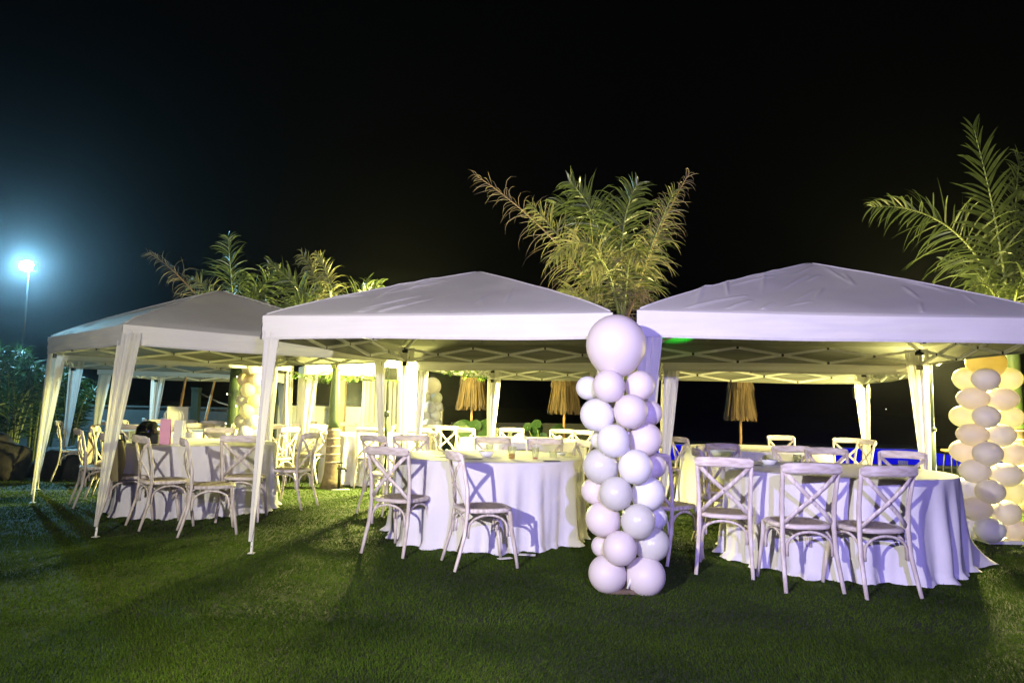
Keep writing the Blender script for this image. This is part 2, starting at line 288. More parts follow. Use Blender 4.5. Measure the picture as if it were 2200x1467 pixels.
# positions and sizes in metres
DATA = {'T': {},
 'chairs': [(-4.95, 8.35, 0.8, 0.6, 'whitewashed cross-back chair beside the left tent leg, nearest the tied curtain with no coat',
             'chairs round the table in the left tent'),
            (-5.2, 9.1, 0.87, 0.3, 'whitewashed cross-back chair with a grey coat hung over its back', 'chairs round the table in the left tent'),
            (-3.56, 7.04, 0.72, 0.69, 'lavender-lit cross-back chair in front of the black hat and gift bags, left tent', 'chairs round the table in the left tent'),
            (-4.12, 7.42, 0.85, 0.5, 'cross-back chair behind the left tent front leg, black handbag on its back', 'chairs round the table in the left tent'),
            (-3.0, 6.78, 0.9, 0.43, 'cross-back chair seen nearly edge-on, nearest the camera at the left tent table', 'chairs round the table in the left tent'),
            (-2.79, 7.5, -0.15, 0.98, 'cross-back chair partly behind the middle tent front left leg', 'chairs round the table in the left tent'),
            (-2.42, 8.58, -0.98, 0.2, 'cross-back chair turned left, standing alone on the bright lawn before the palm trunk', 'chairs round the table in the left tent'),
            (-3.82, 9.4, 0, -1, 'warm-lit cross-back chair on the far side of the left tent table, beside the paper bags', 'chairs round the table in the left tent'),
            (-5.23, 10.0, -0.1, 1, 'mauve-lit cross-back chair behind the glass tumbler, back to the left tent table', 'chairs in the rear rows of tents'),
            (-6.79, 10.9, 0.9, 0.4, 'dark outermost cross-back chair by the rear left tent leg near the rocks', 'chairs in the rear rows of tents'),
            (-6.23, 12.7, 0, -1, 'far cross-back chair just left of the white card box', 'chairs in the rear rows of tents'),
            (-5.25, 12.6, 0, -1, 'far cross-back chair between the card box and the rear balloon column', 'chairs in the rear rows of tents'),
            (-4.85, 11.2, -0.5, 0.8, 'shaded cross-back chair just right of the white card box', 'chairs in the rear rows of tents'),
            (-6.49, 11.6, 0.8, 0.5, 'far cross-back chair glimpsed left of the left tent front leg', 'chairs in the rear rows of tents'),
            (-3.73, 12.2, -0.6, 0.8, 'dark backlit cross-back chair in front of the low white wall', 'chairs in the rear rows of tents'),
            (-3.17, 10.2, -0.9, 0.3, 'cross-back chair turned left, just left of the lone chair on the lawn', 'chairs in the rear rows of tents'),
            (-3.25, 11.9, -0.1, 1, 'cross-back chair left of the palm trunk behind the tied tent curtain', 'chairs in the rear rows of tents'),
            (-2.95, 11.3, -0.9, 0.3, 'cross-back chair whose seat meets the left side of the palm trunk', 'chairs in the rear rows of tents'),
            (-2.81, 11.4, 0.95, 0.2, 'yellow-lit cross-back chair half hidden behind the ringed palm trunk', 'chairs in the rear rows of tents'),
            (-3.13, 13.6, 0.1, -1, 'far cross-back chair just right of the palm trunk behind the bright table', 'chairs in the rear rows of tents'),
            (-2.54, 13.4, -0.2, -1, 'far cross-back chair in front of the hung rear curtains', 'chairs in the rear rows of tents'),
            (-3.96, 13.9, 0, -1, 'far cross-back chair at the foot of the low white wall', 'chairs in the rear rows of tents'),
            (-2.09, 10.75, -0.12, 1, 'yellow-lit cross-back chair with its back to us at the bright rear table', 'chairs in the rear rows of tents'),
            (-1.0, 6.04, 0.42, 0.9, 'lavender-lit cross-back chair at the left front of the middle tent table', 'chairs round the table in the middle front tent'),
            (-0.39, 5.68, 0.94, 0.33, 'cross-back chair turned right with a woven seat, front of the middle tent table',
             'chairs round the table in the middle front tent'),
            (-1.52, 8.2, 0.59, 0.81, 'cross-back chair standing left of the curtained pole in the middle tent', 'chairs round the table in the middle front tent'),
            (-1.14, 8.3, 0.25, -0.97, 'far side cross-back chair just right of the curtained pole, middle tent table', 'chairs round the table in the middle front tent'),
            (-0.2, 8.25, 0, -1, 'far side cross-back chair behind the bowl on the middle tent table', 'chairs round the table in the middle front tent'),
            (0.39, 8.15, -0.2, -1, 'far side cross-back chair behind the cups with straws, middle tent table', 'chairs round the table in the middle front tent'),
            (0.76, 7.8, -0.9, -0.3, 'shaded cross-back chair half hidden by the front balloon column', 'chairs round the table in the middle front tent'),
            (-0.69, 11.5, 0.7, -0.7, 'yellow-lit cross-back chair in front of the left straw parasol', 'chairs in the rear rows of tents'),
            (0.03, 12.1, 0, -1, 'yellow-lit cross-back chair midway between the two left straw parasols', 'chairs in the rear rows of tents'),
            (0.86, 12.0, -0.3, -0.95, 'yellow-lit cross-back chair at the pole of the middle straw parasol', 'chairs in the rear rows of tents'),
            (1.15, 11.6, -0.7, -0.7, 'yellow-lit cross-back chair just left of the front balloon column, rear tent', 'chairs in the rear rows of tents'),
            (-1.41, 11.1, 0.2, 1, 'yellow-lit cross-back chair under the hanging vine, right of the tied curtain', 'chairs in the rear rows of tents'),
            (-1.44, 13.0, 0.3, -0.95, 'far cross-back chair under the left side of the rear balloon column', 'chairs in the rear rows of tents'),
            (-1.11, 12.5, -0.3, -0.95, 'far cross-back chair to the right below the rear balloon column', 'chairs in the rear rows of tents'),
            (-1.03, 10.1, 0.93, 0.2, 'grey cross-back chair seen edge-on between the middle and rear tents', 'chairs in the rear rows of tents'),
            (1.19, 6.0, 0.75, 0.66, 'cross-back chair touching the right side of the front balloon column', 'chairs round the table in the right tent'),
            (1.65, 5.54, 0.32, 0.95, 'first lavender cross-back chair right of the front balloons, back to us', 'chairs round the table in the right tent'),
            (2.12, 5.11, -0.05, 1, 'middle of three lavender cross-back chairs lined up before the right table', 'chairs round the table in the right tent'),
            (2.6, 5.0, -0.16, 0.99, 'nearest cross-back chair, last to the right before the right tent table', 'chairs round the table in the right tent'),
            (2.33, 9.7, 0.9, 0.3, 'warm-lit cross-back chair in front of the blue pool, left of the rear right table', 'chairs in the rear rows of tents'),
            (2.13, 9.9, 0.95, 0.1, 'pale chair peeping out between front balloon column and blue pool', 'chairs in the rear rows of tents'),
            (2.33, 7.8, 0.25, -0.97, 'far side cross-back chair in front of the right straw parasol pole', 'chairs round the table in the right tent'),
            (1.82, 6.75, 0.95, -0.1, 'cross-back chair seen side-on, nearer of two at the left of the right table', 'chairs round the table in the right tent'),
            (1.99, 7.25, 0.9, -0.4, 'cross-back chair seen side-on, farther of two at the left of the right table', 'chairs round the table in the right tent'),
            (3.0, 7.6, 0.05, -1, 'far side cross-back chair behind the ashtray bowl, right tent table', 'chairs round the table in the right tent'),
            (3.23, 7.3, -0.1, -1, 'far side cross-back chair right behind the clear tumbler, right tent table', 'chairs round the table in the right tent'),
            (3.79, 6.95, -0.6, -0.8, 'far side cross-back chair before the blue pool by the curtained pole', 'chairs round the table in the right tent'),
            (4.17, 11.0, 0, -1, 'farthest yellow-lit cross-back chair right of the right straw parasol', 'chairs in the rear rows of tents'),
            (4.95, 10.5, -0.4, -0.9, 'yellow-lit cross-back chair against the blue pool, left of the rear tent leg', 'chairs in the rear rows of tents'),
            (4.92, 10.0, -0.95, -0.1, 'yellow-lit cross-back chair seen edge-on at the rear right tent leg', 'chairs in the rear rows of tents'),
            (-5.87, 12.9, 0.2, -1, 'far cross-back chair directly behind the white card box', 'chairs in the rear rows of tents'),
            (-6.59, 14.0, -0.3, 1, 'farthest left cross-back chair beside the green-lit pool', 'chairs in the rear rows of tents'),
            (-6.92, 13.7, 0.8, 0.4, 'far cross-back chair just under the green-lit pool', 'chairs in the rear rows of tents'),
            (-6.44, 12.0, 0.9, 0.1, 'far cross-back chair left of the green-lit pool, behind the tent leg', 'chairs in the rear rows of tents'),
            (-4.64, 12.0, -0.9, -0.1, 'far cross-back chair in front of the palm dotted with tiny lights', 'chairs in the rear rows of tents'),
            (-3.69, 11.2, -0.3, -1, 'warm cross-back chair just right of the rear left balloon column', 'chairs in the rear rows of tents'),
            (-2.1, 12.6, -0.9, -0.2, 'yellow-lit cross-back chair right of the bright rear table', 'chairs in the rear rows of tents')],
 'misc': {'box': (-5.31, 11.6, 0.84),
          'bush_umb1': (-0.75, 14.0, 1.22),
          'colL': (-4.5, 12.6, 1.25),
          'colR': (-1.7, 15.6, 1.35),
          'floodL': (-1.74, 10.2, 1.88),
          'floodR': (6.07, 9.2, 1.96),
          'jacuzzi': (-7.74, 15.0, 0.83),
          'lamp': (-11.19, 16.0, 4.2),
          'par1': (-6.99, 15.0, 1.53),
          'par2': (-6.78, 16.0, 1.35),
          'pillar': (-4.0, 18.0, 1.33),
          'plant': (-0.77, 13.0, 0.96),
          'plant2': (0.59, 13.2, 0.82),
          'post1': (-7.38, 17.0, 1.14),
          'scroll': (5.1, 8.6, 1.82),
          'stool': (6.75, 11.0, 0.71),
          'umb2': (1.05, 14.0, 1.21),
          'umb3': (4.51, 14.0, 1.1),
          'wallL': (-5.27, 17.0, 1.15),
          'wallR': (-2.62, 17.0, 1.12)},
 'palms': {'left': {'base': (-4.78, 12.4),
                    'fr': [(((-4.85, 12.4, 1.98), (-4.93, 12.4, 3.21), (-4.99, 12.2, 4.08)), 0.62, 'green'),
                           (((-4.85, 12.4, 1.98), (-5.6, 12.4, 3.36), (-6.36, 12.2, 3.78)), 0.45, 'dry'),
                           (((-4.85, 12.4, 1.98), (-5.39, 12.5, 3.38), (-5.77, 12.6, 3.39)), 0.45, 'half'),
                           (((-4.85, 12.4, 1.98), (-4.68, 12.6, 3.25), (-4.23, 12.7, 3.62)), 0.5, 'green'),
                           (((-4.85, 12.4, 1.98), (-4.43, 11.9, 3.3), (-4.03, 11.5, 2.92)), 0.5, 'green'),
                           (((-4.85, 12.4, 1.98), (-5.17, 12.0, 3.14), (-5.17, 11.5, 2.9)), 0.45, 'half'),
                           (((-4.85, 12.4, 1.98), (-5.14, 12.9, 3.38), (-5.04, 13.3, 3.63)), 0.5, 'green')],
                    'h': 2.1},
           'mid': {'base': (1.42, 9.1),
                   'fr': [(((1.42, 9.1, 2.37), (0.66, 9.0, 3.48), (-0.52, 8.8, 4.16)), 0.5, 'dry'),
                          (((1.41, 9.1, 2.37), (0.72, 9.0, 3.36), (0.2, 8.8, 3.78)), 0.5, 'half'),
                          (((1.42, 9.1, 2.37), (1.79, 9.1, 3.53), (2.21, 8.8, 4.24)), 0.42, 'dry'),
                          (((1.42, 9.1, 2.37), (1.76, 9.1, 3.41), (2.02, 8.8, 4.0)), 0.42, 'half'),
                          (((1.4, 9.1, 2.37), (1.24, 9.1, 3.71), (0.7, 8.9, 4.12)), 0.6, 'green'),
                          (((1.42, 9.1, 2.37), (1.39, 9.3, 4.02), (0.53, 9.5, 3.99)), 0.6, 'green'),
                          (((1.42, 9.1, 2.37), (1.27, 8.9, 3.65), (1.55, 8.8, 4.08)), 0.6, 'green'),
                          (((1.42, 9.1, 2.37), (1.07, 8.7, 3.83), (0.48, 8.4, 2.99)), 0.5, 'half'),
                          (((1.42, 9.1, 2.37), (1.7, 9.3, 3.58), (1.99, 9.5, 3.64)), 0.45, 'green'),
                          (((1.4, 9.1, 2.37), (1.12, 8.6, 3.39), (0.91, 8.2, 2.85)), 0.5, 'half'),
                          (((1.42, 9.1, 2.37), (1.4, 8.6, 3.58), (1.48, 8.2, 2.97)), 0.5, 'half'),
                          (((1.42, 9.1, 2.37), (1.44, 9.6, 3.39), (1.2, 9.8, 4.16)), 0.55, 'green'),
                          (((1.42, 9.1, 2.37), (0.8, 8.8, 2.84), (0.58, 8.6, 2.57)), 0.35, 'half'),
                          (((1.42, 9.1, 2.37), (1.56, 8.8, 2.86), (1.61, 8.6, 2.6)), 0.35, 'dry')],
                   'h': 2.2},
           'right': {'base': (6.77, 9.6),
                     'fr': [(((6.74, 9.6, 2.73), (6.55, 9.4, 3.84), (6.11, 9.2, 5.06)), 0.95, 'broad'),
                            (((6.74, 9.6, 2.73), (6.13, 9.4, 4.15), (4.68, 9.1, 3.94)), 0.72, 'green'),
                            (((6.76, 9.6, 2.73), (7.36, 9.8, 4.03), (8.15, 9.9, 5.02)), 0.8, 'broad'),
                            (((6.76, 9.6, 2.73), (7.24, 10.1, 4.04), (7.65, 10.5, 5.23)), 0.55, 'green'),
                            (((6.76, 9.6, 2.73), (6.08, 9.1, 3.26), (5.69, 8.8, 2.71)), 0.3, 'green'),
                            (((6.76, 9.6, 2.73), (6.49, 9.0, 3.24), (6.42, 8.6, 2.93)), 0.4, 'green'),
                            (((6.76, 9.6, 2.73), (6.75, 10.0, 3.46), (6.34, 10.3, 3.51)), 0.4, 'green'),
                            (((6.76, 9.6, 2.73), (7.62, 9.9, 3.72), (8.63, 10.0, 3.77)), 0.5, 'half')],
                     'h': 2.5},
           'trunk': {'base': (-2.61, 10.62),
                     'fr': [(((-2.67, 10.65, 1.7), (-2.89, 10.65, 2.82), (-3.64, 10.45, 3.29)), 0.5, 'green'),
                            (((-2.67, 10.65, 1.7), (-2.89, 10.85, 3.14), (-3.31, 10.95, 3.53)), 0.45, 'half'),
                            (((-2.66, 10.65, 1.7), (-2.52, 10.55, 2.81), (-2.91, 10.35, 3.43)), 0.4, 'half'),
                            (((-2.66, 10.65, 1.7), (-2.52, 10.55, 2.81), (-1.95, 10.35, 2.98)), 0.45, 'green'),
                            (((-2.66, 10.65, 1.7), (-2.39, 10.85, 3.15), (-2.44, 11.15, 2.83)), 0.45, 'green'),
                            (((-2.67, 10.65, 1.7), (-2.99, 10.25, 2.89), (-3.25, 9.85, 2.49)), 0.5, 'green'),
                            (((-2.67, 10.65, 1.7), (-3.04, 11.15, 3.19), (-3.6, 11.55, 2.94)), 0.5, 'green'),
                            (((-2.66, 10.65, 1.7), (-2.59, 10.25, 3.04), (-2.53, 9.55, 2.53)), 0.5, 'half'),
                            (((-2.66, 10.65, 1.7), (-2.35, 10.45, 2.52), (-1.57, 10.25, 2.78)), 0.3, 'dry'),
                            (((-2.67, 10.65, 1.7), (-2.98, 10.75, 2.47), (-3.91, 10.95, 2.77)), 0.45, 'green'),
                            (((-2.66, 10.65, 1.7), (-2.32, 10.95, 2.8), (-2.33, 11.25, 3.22)), 0.4, 'green')],
                     'h': 1.75}},
 't56': [(-0.35, 12.1, 1.88), (2.25, 11.6, 1.87), (2.31, 11.0, 1.87), (5.45, 10.9, 1.89)],
 'thicket': [(-9.34, 12.5, 2.3), (-8.97, 12.9, 2.2), (-8.98, 13.6, 2.1), (-11.08, 15.5, 2.7), (-9.84, 15.2, 2.4), (-8.93, 14.6, 1.9), (-8.51, 11, 2.0)]}
DATA["bm"]=[('big', 0.73, 4.98, 1.68, 0.21), ('w', 0.55, 5.1, 1.38, 0.087), ('p', 0.67, 4.88, 1.39, 0.114), ('p', 0.9, 4.98, 1.4, 0.106), ('w', 0.6, 4.96, 1.19, 0.119), ('p', 0.82, 4.88, 1.22, 0.12), ('p', 0.99, 5.08, 1.21, 0.09), ('w', 0.7, 4.86, 1.02, 0.115), ('p', 0.94, 4.98, 1.03, 0.118), ('w', 0.63, 5.1, 1.01, 0.061), ('l', 0.63, 4.98, 0.84, 0.125), ('w', 0.85, 4.86, 0.85, 0.119), ('p', 1.02, 5.08, 0.84, 0.087), ('l', 0.72, 4.86, 0.67, 0.116), ('p', 0.6, 5.06, 0.66, 0.095), ('w', 0.96, 4.98, 0.66, 0.119), ('p', 0.65, 4.98, 0.48, 0.122), ('l', 0.87, 4.86, 0.49, 0.119), ('w', 1.03, 5.08, 0.48, 0.084), ('p', 0.75, 4.86, 0.31, 0.118), ('p', 0.66, 5.08, 0.28, 0.078), ('l', 0.99, 4.98, 0.32, 0.119), ('p', 0.68, 4.96, 0.12, 0.131), ('p', 0.94, 4.96, 0.11, 0.137)]
DATA["br"]=[('big', 4.81, 7.2, 1.78, 0.189, 0.162), ('y', 4.65, 7.28, 1.62, 0.128, 0.116), ('y', 5.09, 7.28, 1.63, 0.131, 0.116), ('g', 4.72, 7.08, 1.61, 0.131, 0.113), ('p', 4.65, 7.18, 1.42, 0.153, 0.112), ('p', 4.94, 7.18, 1.42, 0.159, 0.115), ('y', 4.62, 7.3, 1.24, 0.132, 0.111), ('y', 5.1, 7.3, 1.24, 0.132, 0.111), ('g', 4.71, 7.08, 1.24, 0.128, 0.11), ('p', 4.63, 7.18, 1.06, 0.15, 0.112), ('g', 4.91, 7.18, 1.06, 0.144, 0.115), ('p', 4.62, 7.3, 0.89, 0.144, 0.117), ('p', 5.11, 7.3, 0.87, 0.138, 0.12), ('g', 4.71, 7.08, 0.88, 0.139, 0.116), ('g', 4.64, 7.18, 0.7, 0.147, 0.118), ('g', 4.95, 7.18, 0.67, 0.156, 0.118), ('w', 4.64, 7.3, 0.51, 0.132, 0.12), ('y', 5.1, 7.3, 0.49, 0.135, 0.123), ('g', 4.72, 7.08, 0.51, 0.135, 0.119), ('g', 4.64, 7.18, 0.33, 0.147, 0.118), ('g', 4.93, 7.18, 0.3, 0.144, 0.124), ('w', 4.65, 7.3, 0.15, 0.135, 0.12), ('p', 5.02, 7.2, 0.13, 0.136, 0.106), ('w', 4.7, 7.08, 0.14, 0.142, 0.119)]


# ------------------------------------------------------------------ tents
def crease_field(seed, n=75):
    rr = random.Random(seed); L = []
    for _ in range(n):
        u, v = rr.uniform(.04, .96), rr.uniform(.04, .96)
        cx, cy = u-.5, v-.5
        a = math.atan2(cy, cx)+rr.uniform(-.35, .35)+(.5 if abs(cx) > abs(cy) else -.45); ln = rr.uniform(.07, .26)
        L.append((u, v, u+math.cos(a)*ln, v+math.sin(a)*ln, rr.uniform(.0027, .0044), rr.uniform(.007, .015)))
    return L
def crease(L, u, v):
    z = 0
    for x0, y0, x1, y1, wd, am in L:
        dx, dy = x1-x0, y1-y0; t = max(0, min(1, ((u-x0)*dx+(v-y0)*dy)/(dx*dx+dy*dy)))
        d2 = (u-x0-dx*t)**2+(v-y0-dy*t)**2
        if d2 < (4*wd)**2: z += am*math.exp(-d2/(2*wd*wd))*math.sin(math.pi*min(1, .15+t*.85))
    return z
BAR = {}
def bar_mesh():
    if 'b' not in BAR:
        BAR['b'] = MB().box((0, 0, .5), (.024, .028, 1)).mesh('truss_bar', M['whitemetal'], False)
        BAR['j'] = MB().box((0, 0, 0), (.034, .034, .034)).mesh('joint', M['blackplastic'], False)
    return BAR['b']
def bar(p, q, parent):
    p, q = Vector(p), Vector(q); o = ob('truss_bar', bar_mesh(), parent); o.location = p
    d = q-p; o.rotation_mode = 'QUATERNION'; o.rotation_quaternion = d.to_track_quat('Z', 'Y'); o.scale = (1, 1, d.length)
    return o
def joint(p, parent, s=1.0):
    bar_mesh(); o = ob('joint', BAR['j'], parent, p); o.scale = (s, s, s); return o
def tent(label, corners, E, P, feet=None, nres=56, drape=(1, 1, 1, 1), seed=1, dw=.30, full=()):
    """corners: FL, FR, BR, BL in plan. E eave height, P peak height"""
    C = [Vector((x, y, 0)) for x, y in corners]; cen = sum(C, Vector())/4
    root = thing('canopy_tent', label, 'tent', cen, 0, 'white pop-up canopy tents')
    C = [c-cen for c in C]
    F = [Vector((x, y, 0))-cen for x, y in feet] if feet else [c.copy() for c in C]
    def Q(u, v): return (C[0]*(1-u)+C[1]*u)*(1-v)+(C[3]*(1-u)+C[2]*u)*v
    cl = crease_field(seed)
    def roof(u, v):
        p = Q(u, v); m = max(abs(u-.5), abs(v-.5))*2; k = min(abs(u-.5), abs(v-.5))*2
        hh = (1-m); h = hh**.86*(1-.0*m)
        h = min(h, .975+.1*hh) if hh > .9 else h
        sag = -.045*math.sin(math.pi*min(1, m))*(1-(k/max(m, 1e-4))**2)
        z = E+(P-E)*h+sag*.9+crease(cl, u, v)*(1 if m < .97 else 0)+.004*noise.noise(Vector((u*9, v*9, seed)))
        edge = 1 if m > .999 else 0
        z -= edge*.012*math.sin(math.pi*(u if abs(v-.5) > .499 else v))
        return (p.x, p.y, z)
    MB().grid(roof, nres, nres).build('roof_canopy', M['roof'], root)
    for cu, cv in ((0, 0), (1, 0), (1, 1), (0, 1)):
        pts = []
        for i in range(25):
            t = i/24*.97+.015; p = roof(cu+(.5-cu)*t, cv+(.5-cv)*t); pts.append((p[0], p[1], p[2]+.001))
        MB().tube(pts, .0055, 6).build('ridge_seam', M['valance_seam'], root)
    VH = .205
    for s in range(4):
        a, b = C[s], C[(s+1) % 4]; n = (b-a).normalized(); nn = Vector((n.y, -n.x, 0))
        sd = seed*7+s
        def val(u, v):
            p = a.lerp(b, u)
            sagb = -.012*math.sin(math.pi*u)
            off = .008*math.sin(u*23+sd)*v*v+.010*math.sin(u*9+sd*2)*v+.004+(.003 if v > .9 else 0)
            off += .005*math.sin(v*15+u*6+sd+2*math.sin(u*4))*math.sin(math.pi*v)*(.4+abs(math.sin(u*5+sd)))
            return (p.x+nn.x*off, p.y+nn.y*off, E+sagb*(1-v)-VH*v+.006*math.sin(u*7+sd)*v)
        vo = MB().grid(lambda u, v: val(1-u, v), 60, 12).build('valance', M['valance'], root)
        def hem(u, v):
            q = val(1-u, .90+.10*v); return (q[0]+nn.x*.0025, q[1]+nn.y*.0025, q[2]-.001*v)
        MB().grid(hem, 60, 2).build('hem_tape', M['valance_seam'], vo)
    for i in range(4):
        top = C[i].lerp(Vector((0, 0, 0)), .028); ft = F[i]
        d = (ft-top); p0 = Vector((ft.x, ft.y, 0)); p1 = Vector((top.x, top.y, E-.03))
        lg = MB().tube([p1, p0.lerp(p1, .28)], .016, 4).build('leg', M['whitemetal'], root, False)
        m = MB().tube([p0.lerp(p1, .30), p0+Vector((0, 0, .004))], .012, 4); m.build('lower_leg', M['whitemetal'], lg, False)
        hb = MB()
        for k in range(4): 
            q = p0.lerp(p1, .03+.022*k); hb.box((q.x, q.y-.0125, q.z), (.006, .004, .006))
        hb.build('adjustment_holes', M['blackplastic'], lg, False)['kind'] = 'stuff'
        MB().box((p0.x, p0.y, .006), (.05, .05, .006)).build('foot_plate', M['whitemetal'], lg, False)
        ji = -top.normalized()*.02; joint(p1+ji+Vector((0, 0, -.03)), root, 1.9); joint(p1+ji+Vector((0, 0, -.20)), root, 1.5)
        bar(p1+Vector((0, 0, -.02)), (0, 0, P-.06), root)
        # drape: sheet folded round the leg, gathered towards the foot
        na = (C[(i+1) % 4]-C[i]).normalized(); nb = (C[i-1]-C[i]).normalized(); outw = -(na+nb).normalized()
        wide = dw*drape[i]; isfull = i in full
        if drape[i] <= 0: continue
        ztop = E-.03; zb = .10 if not isfull else .02
        def dr(u, v, i=i):
            z = ztop*(1-v)+zb*v
            ww = wide*((1-v)**.85) + .022 if not isfull else wide*(1-.1*math.sin(v*3))
            s_ = (u-.5)*2
            base = (p1*(1-v)+p0*v)
            dirn = na if s_ > 0 else nb
            q = base+dirn*abs(s_)*ww
            pl = (.012*(1-v*.8))*math.sin(s_*(11 if not isfull else 26)+i*2+seed+1.5*math.sin(v*4+i))+.006*math.sin(s_*31+v*5)*(1-v)
            q = q+outw*(.028+pl)+Vector((0, 0, 0))
            return (q.x, q.y, z)
        MB().grid(dr, 46, 30).build('corner_drape', M['drape'], root)
    # scissor trusses, three crosses a side
    for s in range(4):
        a, b = C[s].lerp(Vector((0, 0, 0)), .03), C[(s+1) % 4].lerp(Vector((0, 0, 0)), .03)
        zt, zb_ = E-.035, E-.195; nX = 3
        for k in range(nX):
            p, q = a.lerp(b, k/nX), a.lerp(b, (k+1)/nX)
            bar((p.x, p.y, zt), (q.x, q.y, zb_), root); bar((p.x, p.y, zb_), (q.x, q.y, zt), root)
            mm = (p+q)/2; joint((mm.x, mm.y, (zt+zb_)/2), root, .8)
            if k: joint((p.x, p.y, zt), root, .8); joint((p.x, p.y, zb_), root, .8)
    MB().lathe([(.0, .06), (.05, .05), (.06, 0), (.05, -.04), (0, -.05)], 12, (0, 0, P-.09)).build('centre_hub', M['blackplastic'], root)
    return root
t5bl, t5br, t6bl, t6br = DATA['t56']
tent('left front canopy tent, turned corner-on, with dark shaded roof', [(-3.9, 7.1), (-1.6, 9.1), (-3.65, 10.9), (-5.75, 8.8)], 1.98, 2.64, feet=[(-3.68, 6.5), (-1.6, 9.1), (-3.65, 10.9), (-5.58, 8.5)], seed=3, dw=.15)
tent('middle front canopy tent with creased roof beside the front balloon column', [(-2.17, 6.15), (.78, 5.5), (1.33, 8.35), (-1.38, 9.0)], 1.98, 2.62, feet=[(-2.09, 5.95), (.83, 5.45), (1.33, 8.4), (-1.36, 9.05)], seed=8, dw=.13, nres=300)
tent('right front canopy tent with the widest lavender valance', [(.95, 5.4), (4.25, 5.35), (4.55, 7.85), (1.52, 8.12)], 1.99, 2.66, feet=[(.93, 5.36), (4.3, 5.3), (4.6, 7.9), (1.52, 8.15)], seed=12, dw=.16, nres=300)
tent('rear left canopy tent adjoining the corner-on tent by the rocks', [(-6.35, 9.75), (-3.55, 11.45), (-5.05, 13.7), (-7.5, 12.1)], 1.95, 2.5, seed=4, nres=30, dw=.17, drape=(1, 0, .5, 1))
tent('rearmost left canopy tent before the green-lit pool', [(-7.55, 13.0), (-5.0, 13.9), (-5.15, 16.4), (-7.85, 15.7)], 1.88, 2.45, seed=5, nres=30, dw=.2)
tent('rear middle canopy tent holding two straw parasols in its far opening', [(-1.22, 9.35), (1.15, 8.75), t5br[:2], t5bl[:2]], 1.9, 2.5, seed=6, nres=40, dw=.17, drape=(.6, 1, 1, 1))
tent('rear right canopy tent open to the dark garden and blue pool', [(1.78, 8.35), (4.75, 8.12), t6br[:2], t6bl[:2]], 1.9, 2.5, seed=9, nres=40, dw=.17)
tent('brightly lit rear canopy tent with hung curtains behind the palm trunk', [(-3.4, 11.75), (-1.5, 11.35), (-1.98, 13.95), (-4.1, 14.3)], 1.9, 2.45, seed=10, nres=40, dw=.24, full=(3,))

# loose curtains hung at the back of the bright tent
def curtain(label, x0, y0, x1, y1, zt, zb, folds):
    a, b = Vector((x0, y0, 0)), Vector((x1, y1, 0)); d = (b-a).normalized(); n = Vector((d.y, -d.x, 0))
    def fn(u, v):
        p = a.lerp(b, u)+n*(.03*math.sin(u*folds*6.28+math.sin(u*9)))*(.6+.4*v); return (p.x, p.y, zt+(zb-zt)*v)
    o = MB().grid(fn, folds*10, 6).build('hung_curtain', M['drape']); tag(o, label, 'curtain', 'white curtains hung in the rear tents')
    return o
curtain('wide pale curtain hanging behind the tied drapes, left of the rear balloon column', -2.95, 14.15, -2.15, 14.05, 1.86, .05, 9)
curtain('narrow bright curtain hanging left of the palm trunk', -3.75, 12.6, -3.45, 11.95, 1.86, .05, 4)
curtain('olive shaded curtain beside the rear balloon column', -1.72, 12.2, -1.95, 13.6, 1.86, .05, 7)
curtain('narrow yellow curtain beside the orange balloon column', -3.80, 11.95, -3.62, 11.85, 1.86, .05, 3)

# ------------------------------------------------------------------ tables
def table(label, x, y, r, seed, res=240, train=None, H=.755):
    root = thing('banquet_table', label, 'table', (x, y, 0), 0, 'round tables under floor-length cloths')
    rr = random.Random(seed); ph = [rr.uniform(0, 6.28) for _ in range(6)]
    MB().lathe([(0, H-.004), (r-.01, H-.004), (r-.01, H-.03), (0, H-.03)], 40).build('tabletop', M['wood'], root)
    def fn(u, v):
        th = u*2*math.pi; c, s = math.cos(th), math.sin(th)
        if v < .2:
            k = v/.2; rad = r*k; z = H+.0015*noise.noise(Vector((c*rad*7, s*rad*7, seed)))
        elif v < .26:
            k = (v-.2)/.06; an = k*math.pi/2; rad = r+.012*math.sin(an); z = H-.012*(1-math.cos(an))
        else:
            k = (v-.26)/.74
            f = math.sin(th*17+ph[0]+1.2*math.sin(th*3+ph[1]))*.55+math.sin(th*29+ph[2]+.9*math.sin(th*5+ph[3]))*.32+math.sin(th*7+ph[4])*.4
            f = math.copysign(abs(f)**.7, f)+.10*math.sin(th*53+ph[1]+k*2)
            kk = k**.75
            rad = r+.012+.035*k+.050*kk*f+.008*math.sin(k*7+th*9+ph[5])*k
            z = (H-.012)*(1-k)+.004
            if k > .93: 
                e = (k-.93)/.07; rad += .03*e*(1+.8*f); z += .010*math.sin(th*40+ph[1])*e
            if train is not None:
                dth = (th-train[0]+math.pi) % (2*math.pi)-math.pi
                wgt = math.exp(-(dth/.11)**2)*k**2.2; rad += train[1]*wgt; z = z*(1-.35*wgt) + .012*wgt
            z = max(z, .004)
        return (rad*c, rad*s, z)
    MB().grid(fn, res, 40).build('tablecloth', M['cloth'], root)
    return root
table('round white-clothed table in the left tent, with bags and a black hat', -3.66, 8.42, .86, 1)
table('round white-clothed table in the middle front tent, with orange juice cup', -.2, 7.1, .90, 2, 300)
table('round white-clothed table in the right tent, its cloth trailing on the grass', 2.84, 6.28, .91, 3, 300, train=(-.14, .36))
table('round table between the two left straw parasols, rear middle tent', .2, 10.95, .95, 4)
table('round table in the rear right tent in front of the blue pool', 3.3, 9.7, .95, 5)
table('bright round table right of the palm trunk, under the lit tent', -2.2, 11.85, .85, 6)
table('round table carrying the white card box, rear left tent', -5.45, 11.6, .85, 7)
